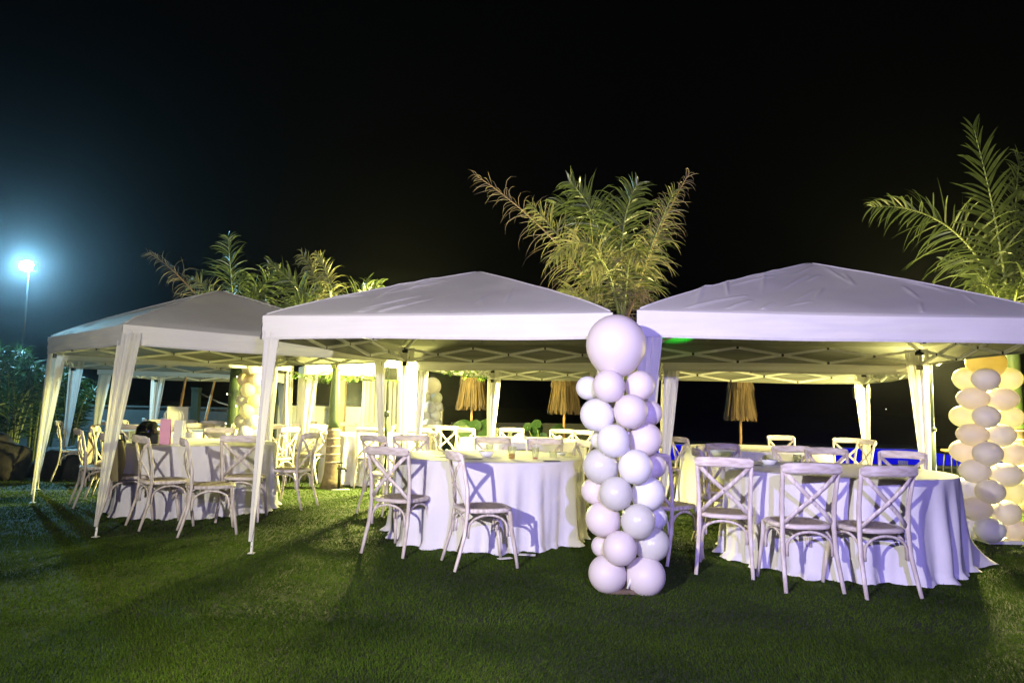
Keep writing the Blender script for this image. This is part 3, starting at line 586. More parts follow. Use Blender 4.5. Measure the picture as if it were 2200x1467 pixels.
table('farthest round table near the green-lit pool', -6.3, 14.7, .85, 8, 120)

# ------------------------------------------------------------------ chairs
def make_chair():
    root = thing('crossback_chair', 'x', 'chair')
    for s in (-1, 1):
        MB().tube([(s*.205, -.075, 0), (s*.200, -.045, .10), (s*.190, 0, .26), (s*.186, .018, .44), (s*.190, .012, .60), (s*.197, -.020, .76), (s*.203, -.045, .865)], [.0145, .0155, .017, .018, .0175, .0165, .015], 8, .85).build('rear_leg', M['wood'], root)
        MB().tube([(s*.205, .425, 0), (s*.195, .405, .14), (s*.182, .375, .30), (s*.178, .365, .43)], [.0135, .015, .017, .017], 8).build('front_leg', M['wood'], root)
    def rail(u, v):
        x = (u-.5)*.43; bow = -.042*(1-(2*(u-.5))**2)
        e = abs(u-.5)*2; hh = .037*(1 if e < .9 else math.sqrt(max(.05, 1-((e-.9)/.1)**2*.6)))
        a = v*2*math.pi; return (x, -.047+bow+.011*math.cos(a)-.006, .848+.006*math.sin(math.pi*u)+hh*math.sin(a)*(abs(math.sin(a))**-.3 if abs(math.sin(a)) > .01 else 1))
    m = MB().grid(rail, 16, 12)
    m.add([rail(0, k/12) for k in range(12)], [tuple(range(12))]); m.add([rail(1, k/12) for k in range(12)], [tuple(range(12))[::-1]])
    m.build('top_rail', M['woodx'], root)
    for s in (-1, 1):
        pts = [(-s*.185, -.040+.004*s, .815), (-s*.10, -.052+.006*s, .73), (0, -.040+.007*s, .635), (s*.10, -.014+.006*s, .545), (s*.172, .016, .462)]
        MB().tube(pts, .0185, 6, .34, up=(0, 1, .2)).build('cross_slat', M['wood'], root)
    MB().lathe([(0, .004), (.007, .003), (.008, 0)], 8, (0, 0, 0)).build('rivet', M['latexseam'], root).matrix_local = Matrix.Translation((0, -.058, .637)) @ Matrix.Rotation(R(90), 4, 'X')
    N = 36
    def outline(a, k=1):
        c, s = math.cos(a), math.sin(a); n = 3.2
        d = (abs(c)**n+abs(s)**n)**(-1/n); wx = .212 if s > 0 else .212-.018*(-s)
        return (wx*d*c*k, .195+.215*d*s*k)
    v = []; f = []
    prof = [(.80, .452), (.93, .454), (.985, .449), (1.0, .438), (.99, .424), (.95, .420), (.8, .420)]
    for k, z in prof:
        for i in range(N): x, y = outline(2*math.pi*i/N, k); v.append((x, y, z))
    for j in range(len(prof)-1):
        for i in range(N): f.append((j*N+i, (j+1)*N+i, (j+1)*N+(i+1) % N, j*N+(i+1) % N))
    MB().add(v, f).build('seat_frame', M['woodx'], root)
    v = [(0, .195, .449)]; f = []
    for j, k in enumerate((.3, .6, .82)):
        for i in range(N): x, y = outline(2*math.pi*i/N, k); v.append((x, y, .449+.006*k-.004*(j == 2)))
    for i in range(N): f.append((0, 1+i, 1+(i+1) % N))
    for j in range(2):
        for i in range(N): f.append((1+j*N+i, 1+(j+1)*N+i, 1+(j+1)*N+(i+1) % N, 1+j*N+(i+1) % N))
    MB().add(v, f).build('woven_seat', M['rattan'], root)
    def arch(p, q, name='leg_arch'):
        p, q = Vector(p), Vector(q); c = (p+q)/2; pts = [Vector((p.x, p.y, .235))]
        for i in range(0, 13):
            a = math.pi*i/12; k = -math.cos(a); pts.append(Vector((c.x+(q.x-p.x)/2*k, c.y+(q.y-p.y)/2*k, .285+.118*math.sin(a)**.8)))
        pts.append(Vector((q.x, q.y, .235)))
        MB().tube(pts, .0105, 6).build(name, M['wood'], root)
    arch((-.162, .0, 0), (.162, .0, 0)); arch((-.158, .372, 0), (.158, .372, 0))
    arch((-.178, .03, 0), (-.172, .345, 0)); arch((.178, .03, 0), (.172, .345, 0))
    return root
chair0 = make_chair()
for i, (x, y, dx, dy, lab, grp) in enumerate(DATA['chairs']):
    o = chair0 if i == 0 else copy_tree(chair0)
    o.location = (x, y, 0); o.rotation_euler = (0, 0, math.atan2(-dx, dy)); o['label'] = lab; o['group'] = grp
    if lab.startswith('first lavender'): MB().box((0, -.012, .432), (.05, .006, .014)).build('maker_plate', M['blackplastic'], o, False)

# ------------------------------------------------------------------ balloons
def balloon_mesh(name, m, knot=True):
    prof = []
    for i in range(17):
        a = math.pi*i/16; r = math.sin(a); z = math.cos(a); 
        if z < 0: r *= 1-.10*(-z)**2; z *= 1.06
        prof.append((r, z))
    return MB().lathe(prof, 28).mesh(name, m)
BM = {k: balloon_mesh('balloon', M['bal_'+k]) for k in 'pwlygoc'}
def add_balloon(root, k, loc, r, rz=None, name='balloon'):
    o = ob(name, BM[k], root, loc); rr = r if isinstance(r, tuple) else (r, r, r)
    # the tied neck points to the column's axis
    o.scale = rr if isinstance(r, tuple) else (r*.97, r*.97, r)
    if not isinstance(r, tuple):
        d = Vector((loc[0], loc[1]+.0001, .0)); 
        if d.length > .03: o.rotation_mode = 'QUATERNION'; o.rotation_quaternion = Vector((d.x, d.y, .15)).to_track_quat('Z', 'Y'); 
    return o
root = thing('balloon_column', 'tall blush, white and pearl balloon column with giant top balloon, nearest the camera', 'balloon column', (.83, 5.02, 0), 0, 'balloon columns')
for (k, x, y, z, r) in DATA['bm']:
    kk = 'p' if k == 'big' else k
    l = (x-.83, y-5.02, z)
    if k == 'big': o = ob('large_balloon', BM['p'], root, l); o.scale = (r, r, r*1.03)
    else: add_balloon(root, kk, l, r)
MB().tube([(0, 0, .03), (0, 0, 1.55)], .012, 8).build('pole', M['whitemetal'], root)
MB().box((.0, 0, .016), (.30, .24, .028)).build('base_plate', M['trunk'], root, False)
MB().tube([(-.02, -.11, .04), (.0, -.12, .1), (.01, -.1, .17)], .01, 6).build('pole_tie', M['whitemetal'], root)
root = thing('balloon_column', 'yellow backlit balloon column at the right behind the trailing tablecloth', 'balloon column', (4.86, 7.25, 0), 0, 'balloon columns')
for (k, x, y, z, rx, rz_) in DATA['br']:
    l = (x-4.86, y-7.25, z)
    o = ob('large_balloon' if k == 'big' else 'balloon', BM['o' if k == 'big' else 'c' if k == 'p' else k], root, l); o.scale = (rx, rx*.9, rz_*.97)
MB().tube([(0, 0, .03), (0, 0, 1.6)], .012, 8).build('pole', M['whitemetal'], root)
MB().box((0, -.02, .02), (.34, .30, .03)).build('base_plate', M['whitemetal'], root, False)
def plain_column(label, x, y, r, rows, kinds, seed):
    rr = random.Random(seed)
    root = thing('balloon_column', label, 'balloon column', (x, y, 0), 0, 'balloon columns')
    for j in range(rows):
        for i in range(3):
            a = i*2.094+j*1.05+.4; z = r*.95+j*r*1.42
            add_balloon(root, rr.choice(kinds), (r*.98*math.cos(a), r*.98*math.sin(a), z), r*rr.uniform(.92, 1.06))
    o = ob('large_balloon', BM['p'], root, (0, 0, r*.95+rows*r*1.42+r*.5)); o.scale = (r*1.5,)*3
    MB().tube([(0, 0, 0), (0, 0, 1.6)], .012, 8).build('pole', M['whitemetal'], root)
    MB().box((0, 0, .014), (.3, .3, .028)).build('base_plate', M['whitemetal'], root, False)
plain_column('peach-lit balloon column standing at the rear left, behind the middle tent front leg', -4.09, 11.25, .115, 10, 'wycyo', 3)
plain_column('small pearl balloon column at the back, beside the olive curtain', -1.66, 15.0, .128, 8, 'lwwl', 4)

# ------------------------------------------------------------------ palms
def frond_obj(pts3, L, kind, parent, name='frond', n=46, face=None, seed=0, wide=.016):
    rr = random.Random(seed); P0, P1, P2 = [Vector(p) for p in pts3]
    m = MB(); green = kind != 'dry'
    cen = bez(P0, P1, P2, n)
    side0 = Vector(face) if face else Vector((0, -1, .15))
    for i in range(int(n*.14), n+1):
        t = i/n; p = cen[i]; T = (cen[min(i+1, n)]-cen[max(i-1, 0)]).normalized()
        S = T.cross(side0); 
        if S.length < .2: S = T.cross(Vector((1, 0, 0)))
        S.normalize(); N_ = T.cross(S)
        prof = (math.sin(math.pi*min(1, (t*.92+.08))**.75)*.75+.35)
        for sd in (-1, 1):
            if kind == 'dry' and rr.random() < .12: continue
            if kind == 'half' and rr.random() < .10: continue
            ln = L*prof*(rr.uniform(.8, 1.08) if kind == 'broad' else rr.uniform(.5, 1.15))
            fwd = (.55+.9*t**2+rr.uniform(-.3, .3)) if kind != 'broad' else .38+.6*t**3
            d = (S*sd+T*fwd+N_*rr.uniform(-.85, .85)*(.2 if kind == 'broad' else 1)).normalized()
            droop = {'areca': .8, 'green': .95, 'half': 1.5, 'dry': 1.7, 'broad': .28}[kind]*rr.uniform(.4, 1.3)
            wd = wide*(1 if kind != 'dry' else .5)*rr.uniform(.7, 1.1)
            K = 5; q = p.copy(); dd = d.copy(); vv = []
            ax = dd.cross(Vector((0, 0, 1))); 
            if ax.length < .1: ax = S
            tw = N_*rr.uniform(-.6, .6)*(.4 if kind == 'broad' else 1)+T*.8; 
            wv = (tw-dd*tw.dot(dd)).normalized()
            if kind == 'dry' : curl = Vector((rr.uniform(-1.3, 1.3), rr.uniform(-1, 1), rr.uniform(-1.2, .9)))
            else: curl = Vector((0, 0, 0))
            for k in range(K+1):
                ww = wd*[.55, 1, 1, .8, .5, .06][k]
                vv.append(q-wv*ww*.5); vv.append(q+wv*ww*.5)
                dd = (dd+(Vector((0, 0, -1))*droop+curl)*.46*(k+.6)/K).normalized(); q = q+dd*ln/K
                wv = (wv-dd*wv.dot(dd)); wv = wv.normalized() if wv.length > 1e-3 else S
            m.add(vv, [(2*k, 2*k+1, 2*k+3, 2*k+2) for k in range(K)])
    o = m.build(name, {'areca': M['areca'], 'green': M['frond'], 'broad': M['frond'], 'half': M['frondhalf'], 'dry': M['frondDry']}[kind], parent)
    MB().tube(cen, [.020*(1-.85*i/n)+.002 for i in range(n+1)], 5).build('leaf_stalk', M['rachis'] if green else M['rachisDry'], o)
    return o
def palm(label, base, h, fronds, green0, r0, r1, rings=True, seed=0, lean=0, bulb=0):
    root = thing('palm_tree', label, 'palm tree', (base[0], base[1], 0), 0, 'young palms lit from below')
    off = Vector((base[0], base[1], 0))
    zs = [i*h/16 for i in range(17)]
    tr = MB(); rad = []
    for z in zs:
        t = z/h; r = r0*(1-t)+r1*t
        if z < .25: r += .05*(1-z/.25)**2
        rad.append(r)
    k = max(2, int(16*green0))
    tr.tube([(0, 0, z) for z in zs[:k+1]], rad[:k+1], 14).build('trunk', M['trunk'], root)
    if rings:
        zz = .38
        while zz < h*green0-.02:
            r = (r0*(1-zz/h)+r1*zz/h)+.004; MB().lathe([(r-.004, -.012), (r+.002, -.006), (r+.002, .004), (r-.004, .012)], 14, (0, 0, zz)).build('leaf_scar', M['ring'], root); zz += .115
    MB().tube([(0, 0, z) for z in zs[k:]], [rad[k]*1.0]+[x*(1+.15*bulb*math.sin(math.pi*(i/(16-k)))) for i, x in enumerate(rad[k+1:])], 14).build('crownshaft', M['trunkgreen'], root)
    for i, (p, L, kind) in enumerate(fronds):
        pts = [Vector(q)-off for q in p]; pts[0] = Vector((pts[0].x*.3, pts[0].y*.3, min(pts[0].z, h)))
        frond_obj(pts, L, kind, root, seed=seed*50+i, n={'broad': 36, 'green': 66, 'half': 72, 'dry': 70}[kind], wide={'broad': .052, 'green': .025}.get(kind, .018), face=(random.Random(seed+i).uniform(-.5, .5), -1, random.Random(i).uniform(-.2, .5)))
    return root
PD = DATA['palms']
palm('ragged palm between the middle and right tents, with two dried outspread fronds', PD['mid']['base'], PD['mid']['h'], PD['mid']['fr'], .5, .10, .06, seed=1)
palm('tall palm at the right edge with one upright broad feathered frond', PD['right']['base'], PD['right']['h'], PD['right']['fr'], .45, .12, .085, seed=2)
palm('palm with ringed brown and green trunk standing on the bright lawn gap', PD['trunk']['base'], PD['trunk']['h'], PD['trunk']['fr'], .5, .125, .05, seed=3, bulb=1)
palm('palm rising behind the left tent roof, dotted with tiny lights', PD['left']['base'], PD['left']['h'], PD['left']['fr'], .3, .13, .10, seed=4)
# areca thicket at the left edge
labs = ['areca palm cut by the left picture edge above the boulders', 'areca palm just right of the lamp pole foot', 'areca palm directly left of the outer tent leg', 'tall areca palm behind the others under the street lamp', 'rear areca palm showing over the tent corner', 'low areca palm seen between the left tent legs', 'areca palm nearest the camera at the far left edge']
for i, (x, y, h) in enumerate(DATA['thicket']):
    rr = random.Random(90+i); root = thing('areca_palm', labs[i], 'palm', (x, y, 0), 0, 'areca palms at the left edge')
    for k in range(13):
        a = rr.uniform(0, 6.28); rad = rr.uniform(.35, 1.0); hh = h*rr.uniform(.62, 1.0); b = Vector((rr.uniform(-.12, .12), rr.uniform(-.12, .12), 0))
        p1 = b+Vector((math.cos(a)*rad*.25, math.sin(a)*rad*.25, hh*1.12)); p2 = b+Vector((math.cos(a)*rad, math.sin(a)*rad, hh*.86))
        frond_obj((b, p1, p2), .34, 'areca', root, n=36, seed=i*40+k, face=(rr.uniform(-1, 1), rr.uniform(-1, 1), .6), wide=.022)
def boulder(label, loc, s, seed):
    bm = bmesh.new(); bmesh.ops.create_icosphere(bm, subdivisions=4, radius=1)
    for v in bm.verts:
        n = noise.fractal(v.co*1.3+Vector((seed, 0, 0)), 1, 2, 4); v.co *= 1+.28*n; v.co.x *= s[0]; v.co.y *= s[1]; v.co.z *= s[2]
    me = bpy.data.meshes.new('boulder'); bm.to_mesh(me); bm.free(); me.materials.append(M['rock']); me.polygons.foreach_set('use_smooth', [True]*len(me.polygons))
    o = ob('boulder', me, None, loc); tag(o, label, 'rock', 'dark boulders under the areca palms')
boulder('large boulder at the left picture edge', (-7.75, 10.9, .22), (.42, .35, .40), 1)
boulder('flat boulder right of the largest one, by the tent leg', (-7.0, 11.3, .17), (.40, .3, .30), 5)
boulder('small boulder behind the flat one, under the areca leaves', (-6.9, 12.0, .15), (.34, .28, .27), 9)
boulder('round boulder half outside the left edge', (-8.5, 11.4, .25), (.45, .4, .42), 13)
o = MB().grid(lambda u, v: (-13+u*5.6, 11.4+v*8, .03+.05*math.sin(u*9)*math.sin(v*7)), 20, 20).build('planting_bed', M['soil']); tag(o, kind='structure')

# ------------------------------------------------------------------ back of the garden
def wall(label, x0, y0, x1, y1, h, m, th=.18):
    a, b = Vector((x0, y0, 0)), Vector((x1, y1, 0)); c = (a+b)/2; d = b-a
    root = thing('garden_wall', label, 'wall', c, math.atan2(d.y, d.x), 'low garden walls')
    MB().box((0, 0, h/2), (d.length, th, h)).build('wall_body', m, root, False)
    MB().box((0, 0, h+.02), (d.length+.02, th+.05, .04)).build('coping', m, root, False)
wall('low pale garden wall brightly lit behind the palm trunk', -6.0, 17.0, -1.6, 16.9, 1.13, M['wall'])
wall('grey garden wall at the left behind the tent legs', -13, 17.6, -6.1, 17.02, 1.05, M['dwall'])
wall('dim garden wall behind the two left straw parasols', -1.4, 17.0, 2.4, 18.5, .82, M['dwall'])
root = thing('terrace_column', 'brown and yellow square column behind the bright table', 'column', (-3.95, 16.5, 0))
MB().box((0, 0, 1.2), (.26, .26, 2.4)).build('shaft', M['column'], root, False)
MB().box((0, 0, .08), (.32, .32, .16)).build('plinth', M['column'], root, False)
o = MB().grid(lambda u, v: (3.6+u*9.4+v*1.5, 17.4+v*8.5, .03), 30, 30).build('pool_water', M['bluepool']); tag(o, kind='structure')
for n_, a, b, c_, d_ in (('f', 3.2, 17.15, 13.4, 17.4), ('b', 5.0, 25.9, 14.9, 26.2)):
    o = MB().box(((a+c_)/2, (b+d_)/2, .03), (c_-a, d_-b, .06)).build('pool_coping', M['poolrim'], None, False); tag(o, kind='structure')
root = thing('hot_tub', 'small raised pool glowing bright green behind the rear left tents', 'pool', (-7.75, 17.9+.6, 0))
MB().lathe([(0, .0), (.62, .0), (.64, .78), (.60, .80), (.57, .78), (.56, .7)], 28).build('rim', M['poolrim'], root)
MB().lathe([(0, .765), (.57, .765), (.57, .86), (.55, .86), (.55, .77)], 28).build('lit_water', M['greenpool'], root)
# straw parasols, closed
def parasol(label, x, y, zb, zt, rb, rt, seed):
    root = thing('straw_parasol', label, 'parasol', (x, y, 0), 0, 'closed straw parasols')
    MB().tube([(0, 0, 0), (0, 0, zt+.1)], .025, 10).build('pole', M['bamboo'], root)
    rr = random.Random(seed); m = MB()
    for tier, (z0, z1, r0, r1) in enumerate(((zt, zb+(zt-zb)*.45, rt*.7, (rb+rt)/2*1.02), (zt-.3, zb, rt, rb))):
        for i in range(340):
            a = rr.uniform(0, 6.28); k = rr.uniform(.85, 1.05); ra = r0*rr.uniform(.8, 1); rb_ = r1*rr.uniform(.86, 1.05); e = z1+rr.uniform(-.05, .06)
            p = [Vector((math.cos(a+rr.uniform(-.02, .02))*(ra+(rb_-ra)*t), math.sin(a)*(ra+(rb_-ra)*t), z0+(e-z0)*t)) for t in (0, .5, 1)]
            wv = Vector((-math.sin(a), math.cos(a), 0))*rr.uniform(.006, .013); wv.rotate(Matrix.Rotation(rr.uniform(-.7, .7), 3, 'Z'))
            m.add([p[0]-wv, p[0]+wv, p[1]-wv, p[1]+wv, p[2]-wv*.6, p[2]+wv*.6], [(0, 1, 3, 2), (2, 3, 5, 4)])
        m.lathe([(r0*.75, z0), (r1*.84, z1+.04)], 24)
    m.build('thatch', M['thatch'], root)
parasol('closed straw parasol farthest to the left, above the broad-leaved plant', -.76, 14, 1.20, 2.3, .31, .17, 1)
parasol('closed straw parasol in the middle, golden lit, left of the front balloons', 1.05, 14, 1.16, 2.3, .32, .20, 2)
parasol('closed brown straw parasol seen through the right tent', 4.5, 14, 1.10, 2.3, .31, .19, 3)
# leaning bare parasol poles and rope fence on the left
for lab, a, b in (('leaning dark parasol pole above the white card box', (-6.95, 15, .8), (-6.78, 15, 2.3)), ('leaning pale parasol pole right of the card box', (-6.9, 16.2, .75), (-6.62, 16.2, 2.3))):
    root = thing('parasol_pole', lab, 'pole', (a[0], a[1], 0)); ax = Vector((a[0], a[1], 0))
    lo = Vector(a)-ax; hi = Vector(b)-ax; d = hi-lo; ft = lo-d*(lo.z/d.z)
    MB().tube([ft, lo.lerp(hi, .4)], .03, 8).build('lower_pole', M['bamboo'], root); MB().tube([lo.lerp(hi, .39), hi], .024, 8).build('upper_pole', M['bamboo'], root)
def ground_spot(lab, x, y, h):
    root = thing('garden_spotlight', lab, 'spotlight', (x, y, 0), 0, 'garden spotlights on spikes')
    MB().tube([(0, 0, 0), (0, 0, h-.1)], .012, 8).build('spike', M['darkpole'], root)
    MB().lathe([(.02, -.06), (.05, -.05), (.055, .03), (.05, .035), (0, .035)], 14, (0, 0, h-.06)).build('lamp_head', M['blackplastic'], root)
    MB().lathe([(0, .002), (.045, .002), (.045, 0)], 14, (0, 0, h-.02)).build('lamp_face', M['workface'], root)
ground_spot('garden spotlight behind the yellow balloon column', 5.46, 8.32, 1.5); ground_spot('garden spotlight at the foot of the palm by the right edge', 6.28, 9.15, .42)
def rope_post(lab, x, y, h):
    root = thing('rope_post', lab, 'post', (x, y, 0), 0, 'dark posts of the rope fence')
    MB().box((0, 0, h/2), (.16, .16, h)).build('shaft', M['darkpole'], root, False); MB().box((0, 0, h+.02), (.19, .19, .04)).build('cap', M['darkpole'], root, False)
rope_post('dark rope fence post right of the card box', -7.35, 17.2-.5, 1.5); rope_post('dark rope fence post beside the peach balloon column', -5.5, 16.6, 1.35)
MB_r = MB().tube([(-7.27, 16.7, 1.42), (-6.8, 16.7, 1.2), (-6.3, 16.65, 1.08), (-5.9, 16.6, 1.08), (-5.58, 16.6, 1.22)], .02, 6).build('fence_rope', M['rope']); tag(MB_r, 'sagging rope strung between the two dark posts', 'rope')
# plants in front of the wall
def broad_plant(lab, x, y, n, h, seed, lr=.16):
    root = thing('leafy_plant', lab, 'plant', (x, y, 0)); rr = random.Random(seed)
    for i in range(n):
        a = rr.uniform(0, 6.28); d = rr.uniform(.1, .38); z = h*rr.uniform(.55, 1); tip = Vector((math.cos(a)*d, math.sin(a)*d, z))
        st = MB().tube([(0, 0, 0), (tip.x*.4, tip.y*.4, z*.6), tip], .009, 5).build('stem', M['rachis'], root)
        nrm = Vector((math.cos(a)*.3, -.9, .35+rr.uniform(-.3, .3))).normalized(); t1 = nrm.orthogonal().normalized(); t2 = nrm.cross(t1); r = lr*rr.uniform(.7, 1.1)
        v = [tip]; f = []
        for k in range(16): an = k*math.pi/8; v.append(tip+(t1*math.cos(an)+t2*math.sin(an))*r*(1-.12*(k % 2))+nrm*.02*(k % 2))
        for k in range(16): f.append((0, 1+k, 1+(k+1) % 16))
        MB().add(v, f).build('leaf', M['padleaf'], root)
broad_plant('broad round-leaved plant at the foot of the left straw parasol', -.85, 13.9, 7, 1.1, 2, .16)
broad_plant('dark glossy plant between the left and middle straw parasols', .62, 13.6, 8, .95, 4, .12)
broad_plant('small plant behind the peach balloon column', -5.55, 15.4, 9, 1.1, 6, .09)

# ------------------------------------------------------------------ lamps and stands
root = thing('street_lamp', 'tall street lamp glaring cold white at the far left', 'street lamp', (-11.12, 16.15, 0))
MB().tube([(0, 0, 0), (0, 0, 3.9), (.0, -.02, 4.2)], [.04, .022, .018], 10).build('pole', M['blackplastic'], root)
MB().box((0, -.02, 4.22), (.30, .16, .20)).build('lamp_head', M['blackplastic'], root, False)
o = MB().lathe([(0, .012), (.09, .008), (.13, 0)], 20, sx=1.15, sy=.85).build('lamp_face', M['lampface'], root); o.matrix_local = Matrix.Translation((0, -.105, 4.22)) @ Matrix.Rotation(R(90), 4, 'X')
def work_light(lab, x, y, h):
    root = thing('work_light', lab, 'floodlight', (x, y, 0), 0, 'tripod work lights')
    for z0, z1, r in ((.25, 1.1, .024), (1.1, h-.12, .018)): MB().tube([(0, 0, z0), (0, 0, z1)], r, 10).build('pole', M['darkpole'], root)
    MB().lathe([(.02, -.04), (.038, -.03), (.038, .03), (.02, .04)], 12, (0, 0, 1.1)).build('collar', M['darkpole'], root)
    for k in range(3):
        a = k*2.094+.5; MB().tube([(0, 0, .55), (math.cos(a)*.42, math.sin(a)*.42, .01)], .011, 6).build('tripod_leg', M['darkpole'], root)
    MB().box((0, .03, h-.22), (.26, .07, .18)).build('lamp_head', M['blackplastic'], root, False)
    MB().box((0, .07, h-.22), (.22, .012, .14)).build('lamp_face', M['workface'], root, False)
work_light('work light on a dark tripod pole behind the middle tent rear drape', -1.77, 10.25, 1.9)
work_light('added fill light on a tripod pole outside the rear right tent corner', 5.62, 11.4, 1.8)  # second stand is made up to carry the added yellow fill
root = thing('lantern_post', 'slim lamp post with white scroll bracket beside the right tent pole', 'lamp post', (4.98, 8.45, 0))
MB().tube([(0, 0, 0), (0, 0, 1.08)], .030, 10).build('lower_post', M['darkpole'], root); MB().tube([(0, 0, 1.08), (0, 0, 1.92)], .022, 10).build('upper_post', M['darkpole'], root)
MB().lathe([(.02, -.03), (.045, -.01), (.045, .01), (.02, .03)], 12, (0, 0, 1.08)).build('collar', M['darkpole'], root)
MB().box((.06, -.02, 2.16), (.2, .12, .1)).build('lamp_head', M['blackplastic'], root, False)
MB().tube([(0, 0, 1.9), (0, 0, 2.12)], .018, 8).build('top_post', M['darkpole'], root)
MB().tube([(-.02, 0, 1.93), (.26, 0, 1.96)], .012, 6).build('bracket_arm', M['whitemetal'], root)
pts = []
for i in range(40):
    t = i/39; 
    if t < .5: a = t*2*5.2; r = .045-.022*t*2+.0; pts.append((.085-r*math.cos(a)*1.0, 0, 1.865+r*math.sin(a)))
    else: a = (t-.5)*2; pts.append((.06+.15*a+.03*math.sin(a*6), 0, 1.85+.06*a+.02*math.sin(a*9)))
MB().tube(pts, .009, 6).build('scroll', M['whitemetal'], root)
root = thing('bar_stool', 'bar stool with varnished wooden seat left of the yellow balloon column', 'stool', (6.8, 11.0, 0))
MB().lathe([(0, .735), (.17, .735), (.18, .72), (.17, .70), (0, .70)], 20).build('seat', M['stooltop'], root)
for k in range(4):
    a = k*math.pi/2+.78; MB().tube([(math.cos(a)*.12, math.sin(a)*.12, .70), (math.cos(a)*.2, math.sin(a)*.2, 0)], .012, 6).build('leg', M['blackplastic'], root)
MB().lathe([(.165, .29), (.175, .30), (.165, .31)], 20).build('foot_ring', M['whitemetal'], root)
root = thing('string_lights', 'string of tiny bulbs wound on the palm behind the left tent', 'string lights', (PD['left']['base'][0], PD['left']['base'][1], 0))
wr = [(.145*math.cos(i*.5), .145*math.sin(i*.5), .7+i*.02) for i in range(75)]
MB().tube(wr, .003, 4).build('wire', M['blackplastic'], root)
bmh = MB().lathe([(0, .011), (.008, .006), (.010, 0), (.008, -.006), (0, -.011)], 8).mesh('bulb', M['bulb'])
for i in range(3, 75, 5): ob('bulb', bmh, root, wr[i])

# vine garlands along the lit tent edges
def garland(lab, a, b, n, seed):
    rr = random.Random(seed); a, b = Vector(a), Vector(b); root = thing('vine_garland', lab, 'garland', a, 0, 'leaf garlands on the tent frames'); d = b-a
    MB().tube([d*t+Vector((0, 0, -.06*math.sin(math.pi*t*3)**2)) for t in [i/18 for i in range(19)]], .005, 5).build('stem', M['rachis'], root)
    m = MB()
    for i in range(n):
        t = rr.random(); p = d*t+Vector((rr.uniform(-.05, .05), rr.uniform(-.05, .05), -.06*math.sin(math.pi*t*3)**2-rr.uniform(0, .09)))
        x = Vector((rr.uniform(-1, 1), rr.uniform(-1, 1), rr.uniform(-1, .3))).normalized(); y = x.orthogonal().normalized(); s = rr.uniform(.02, .042)
        m.add([p, p+x*s*.5+y*s*.45, p+x*s*1.3, p+x*s*.5-y*s*.45], [(0, 1, 2, 3)])
    m.build('leaves', M['leaf'], root)
garland('leaf garland hanging under the tent edge right of the work light', (-1.0, 9.7, 1.83), (-.4, 11.9, 1.80), 260, 1)
garland('leaf garland across the front edge of the bright curtained tent', (-3.6, 11.55, 1.74), (-1.6, 11.3, 1.74), 320, 2)
garland('leaf garland by the palm crown left of the work light', (-4.0, 13.9, 1.78), (-2.9, 11.6, 1.72), 140, 3)

# ------------------------------------------------------------------ things on tables and chairs
TT = .757
def cup(lab, x, y, h, r0, r1, fill=None, straws=0):
    root = thing('plastic_cup', lab, 'cup', (x, y, TT))
    MB().lathe([(0, .002), (r0, .002), (r1, h), (r1-.002, h), (r0-.002, .006), (0, .006)], 20).build('cup_wall', M['glass'], root)
    if fill: k = fill[1]; MB().lathe([(0, .007), (r0-.003, .007), (r0+(r1-r0)*k-.004, h*k), (0, h*k)], 16).build('drink', M[fill[0]], root)
    for s in range(straws): MB().tube([(-.01+.02*s, 0, .01), (.02+.03*s, 0, h*1.75)], .003, 5).build('straw', M['paper'], root)
cup('clear cup half full of orange juice on the middle tent table', .02, 6.62, .115, .030, .042, ('juice', .45), 1)
cup('clear cup with a red rest of drink right of the orange juice', .24, 6.7, .11, .026, .036, ('redjuice', .14), 1)
cup('empty clear cup just behind the bowl on the middle tent table', -.20, 7.2, .10, .028, .038)
cup('empty tumbler lying among cups at the right of the middle table', .42, 6.95, .06, .034, .038)
cup('clear tumbler at the right end of the right tent table', 3.28, 6.0, .10, .030, .038)
cup('clear tumbler in the middle of the right tent table', 2.7, 6.75, .09, .030, .036)
cup('tall clear glass at the left of the left tent table', -4.26, 8.1, .13, .030, .036)
cup('champagne glass on the rear middle table', -.2, 10.6, .17, .018, .03, ('juice', .5))
cup('tall empty glass beside the champagne glass, rear middle table', .0, 10.5, .14, .025, .032)
def bowl(lab, x, y, r=.07):
    root = thing('bowl', lab, 'bowl', (x, y, TT)); MB().lathe([(0, .003), (r*.55, .003), (r, r*.6), (r*.97, r*.62), (r*.5, .012), (0, .012)], 20).build('bowl_body', M['ceramic'], root)
    MB().box((-r*.6, 0, r*.55), (.06, .012, .012), .6).build('handle', M['blackplastic'], root, False)
bowl('small white bowl with black grips on the middle tent table', -.22, 6.9, .085); bowl('white ashtray bowl on the right tent table', 2.38, 6.6, .08)
bowl('shallow white dish at the right of the middle tent table', .52, 7.25, .06)
def card(lab, x, y, rz, m='darkprint', s=(.15, .10), z=TT, name='menu_card', cat='card'):
    root = MB().box((0, 0, .003), (s[0], s[1], .004)).build(name, M[m], None, False); root.location = (x, y, z); root.rotation_euler = (0, 0, rz); tag(root, lab, cat)
card('dark card lying left of the side-turned chair, middle table', -.62, 6.75, .3); card('dark card in front of the bowl on the middle table', -.33, 6.55, -.2)
card('dark card below the right edge of the middle tent table', .38, 6.5, .1); card('dark card on the back left of the middle table', -.6, 7.3, .2)
card('dark card at the left of the right tent table', 2.2, 6.5, -.1); card('dark card in the middle of the right tent table', 2.9, 6.7, .2)
card('dark card on the right half of the right tent table', 3.35, 6.35, .1); card('dark card on the rear right table', 3.1, 9.9, .1)
card('small white printed leaflet lying in the grass by the side-turned chair', -.02, 5.86, .5, 'paper', (.12, .05), .022, 'leaflet', 'paper')
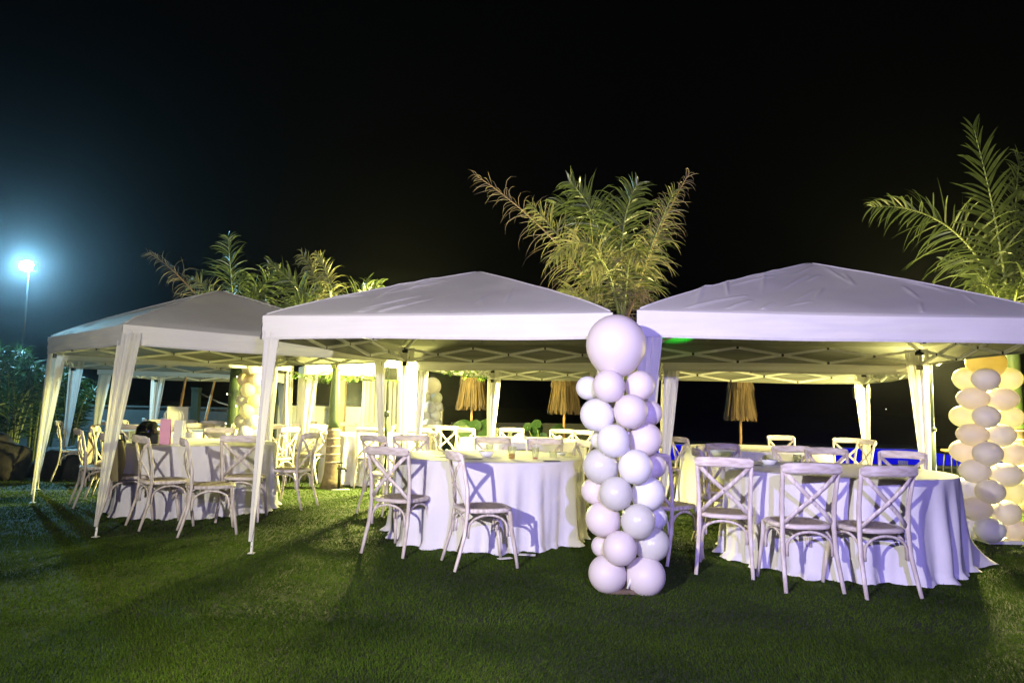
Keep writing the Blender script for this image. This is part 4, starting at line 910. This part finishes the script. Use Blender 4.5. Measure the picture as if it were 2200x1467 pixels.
card('white care label on the hem of the middle tablecloth', .16, 5.98, -.1, 'paper', (.14, .06), .03, 'hem_label', 'label')
card('folded white napkin on the left tent table by the paper bags', -3.3, 8.2, .4, 'paper', (.16, .14), TT, 'napkin', 'napkin')
def napkin_heap(lab, x, y, s, seed):
    o = MB().grid(lambda u, v: ((u-.5)*s, (v-.5)*s, .004+s*.45*max(0, 1-((u-.5)**2+(v-.5)**2)*5)*(.6+.6*noise.noise(Vector((u*5, v*5, seed))))), 20, 20).build('crumpled_napkin', M['cloth']); o.location = (x, y, TT); tag(o, lab, 'napkin')
napkin_heap('crumpled white napkin heap on the rear middle table', .15, 10.7, .3, 1); napkin_heap('crumpled napkin on the right of the rear middle table', .75, 10.9, .2, 4)
def paper_bag(lab, x, y, rz, m, w, d, h):
    root = thing('paper_bag', lab, 'bag', (x, y, TT), rz)
    b = MB(); b.add([(-w/2, -d/2, 0), (w/2, -d/2, 0), (w/2, d/2, 0), (-w/2, d/2, 0), (-w/2, -d/2*.8, h), (w/2, -d/2*.8, h), (w/2, d/2*.8, h), (-w/2, d/2*.8, h), (-w/2+.0, 0, 0), (-w/2+.015, 0, h), (w/2, 0, 0), (w/2-.015, 0, h)],
      [(0, 1, 2, 3), (0, 4, 5, 1), (2, 6, 7, 3), (1, 5, 11, 10), (10, 11, 6, 2), (3, 7, 9, 8), (8, 9, 4, 0)]); b.build('bag_body', M[m], root, False)
    for s in (-1, 1):
        MB().tube([(-w*.2, s*d*.38, h-.01), (-w*.19, s*d*.36, h+.06), (0, s*d*.33, h+.09), (w*.19, s*d*.36, h+.06), (w*.2, s*d*.38, h-.01)], .003, 5).build('handle', M['paper'], root)
paper_bag('pink paper gift bag with cord handles on the left tent table', -3.74, 7.80, .2, 'pink', .105, .07, .27)
paper_bag('white paper gift bag right of the pink one', -3.61, 7.84, -.1, 'paper', .10, .07, .26)
root = thing('top_hat', 'black shiny rounded hat on a black box on the left tent table', 'hat', (-3.98, 7.90, TT))
MB().lathe([(0, .25), (.07, .235), (.115, .18), (.13, .12), (.125, .105), (0, .105)], 26).build('crown', M['blackgloss'], root)
MB().box((0, 0, .052), (.26, .2, .10), .2).build('hat_box', M['blackcloth'], root, False)
root = thing('handbag', 'black and olive handbag hanging on the chair behind the left tent leg', 'handbag', (-3.98, 7.28, .42))
MB().grid(lambda u, v: (-.02+.11*math.cos(u*6.28)*(1-.15*v), -.0+.07*math.sin(u*6.28), .40-.38*v-.02*math.sin(u*6.28)), 20, 6).build('bag_body', M['blackcloth'], root)
MB().grid(lambda u, v: (.05+.085*math.cos(u*6.28)*(.5+.5*math.sin(v*3.1)), -.06+.035*math.sin(u*6.28), .40-.40*v), 16, 8).build('flap', M['olive'], root)
MB().tube([(-.15, 0, .38), (-.08, 0, .47), (.06, 0, .46), (.1, -.03, .38)], .008, 6).build('strap', M['blackgloss'], root)
cx, cy = DATA['chairs'][1][:2]
o = MB().grid(lambda u, v: (-.20+.40*u+.012*math.sin(v*7), -.06-.02*math.sin(u*9)-.03*v if v > .12 else -.06+(.12-v)*.5, .90-.62*max(0, v-.12)+.01*math.sin(u*8)), 20, 20).build('coat', M['greycoat'])
o.location = (cx, cy, 0); o.rotation_euler = (0, 0, math.atan2(-.87, .3)); tag(o, 'mauve grey coat draped down a chair back left of the tent leg', 'coat')
root = thing('card_box', 'white square box with slightly domed lid on the rear left table', 'box', (-5.28, 11.35, TT), R(28))
MB().box((0, 0, .19), (.30, .28, .38)).build('box_body', M['card'], root, False)
MB().grid(lambda u, v: ((u-.5)*.34, (v-.5)*.32, .385+.035*math.sin(math.pi*u)), 14, 2).build('lid', M['card'], root)
# garden tap and dropped cable at the palm foot
root = thing('garden_tap', 'black garden tap fixed to the foot of the ringed palm trunk', 'tap', (-2.46, 10.46, 0))
MB().tube([(0, 0, 0), (0, 0, .36)], .022, 8).build('riser', M['blackplastic'], root); MB().tube([(-.03, 0, .30), (.09, -.03, .30), (.1, -.03, .26)], .016, 8).build('spout', M['blackplastic'], root); MB().box((0, 0, .38), (.09, .02, .02)).build('handle', M['blackplastic'], root, False)
o = MB().tube([(0, 0, .02), (.08, .01, .025), (.15, -.01, .03), (.2, .02, .03), (.25, .0, .03)], .01, 6).build('cable_end', M['whitemetal']); o.location = (-2.5, 10.2, .0); tag(o, 'white cable end lying on the grass beside the palm foot', 'cable')

fl = MB().lathe([(0, .1), (.07, .07), (.1, 0), (.07, -.07), (0, -.1)], 8).mesh('shore_light', M['bulb'])
for lab, x, z in (('faint shore light on the night horizon seen through the right tent', 104, 1.0), ('second faint shore light right of the first one', 112, 1.4), ('faint shore light just left of the right tent leg', 97, .8)):
    tag(ob('shore_light', fl, None, (x, 198, z+2)), lab, 'distant light', 'far lights across the water')
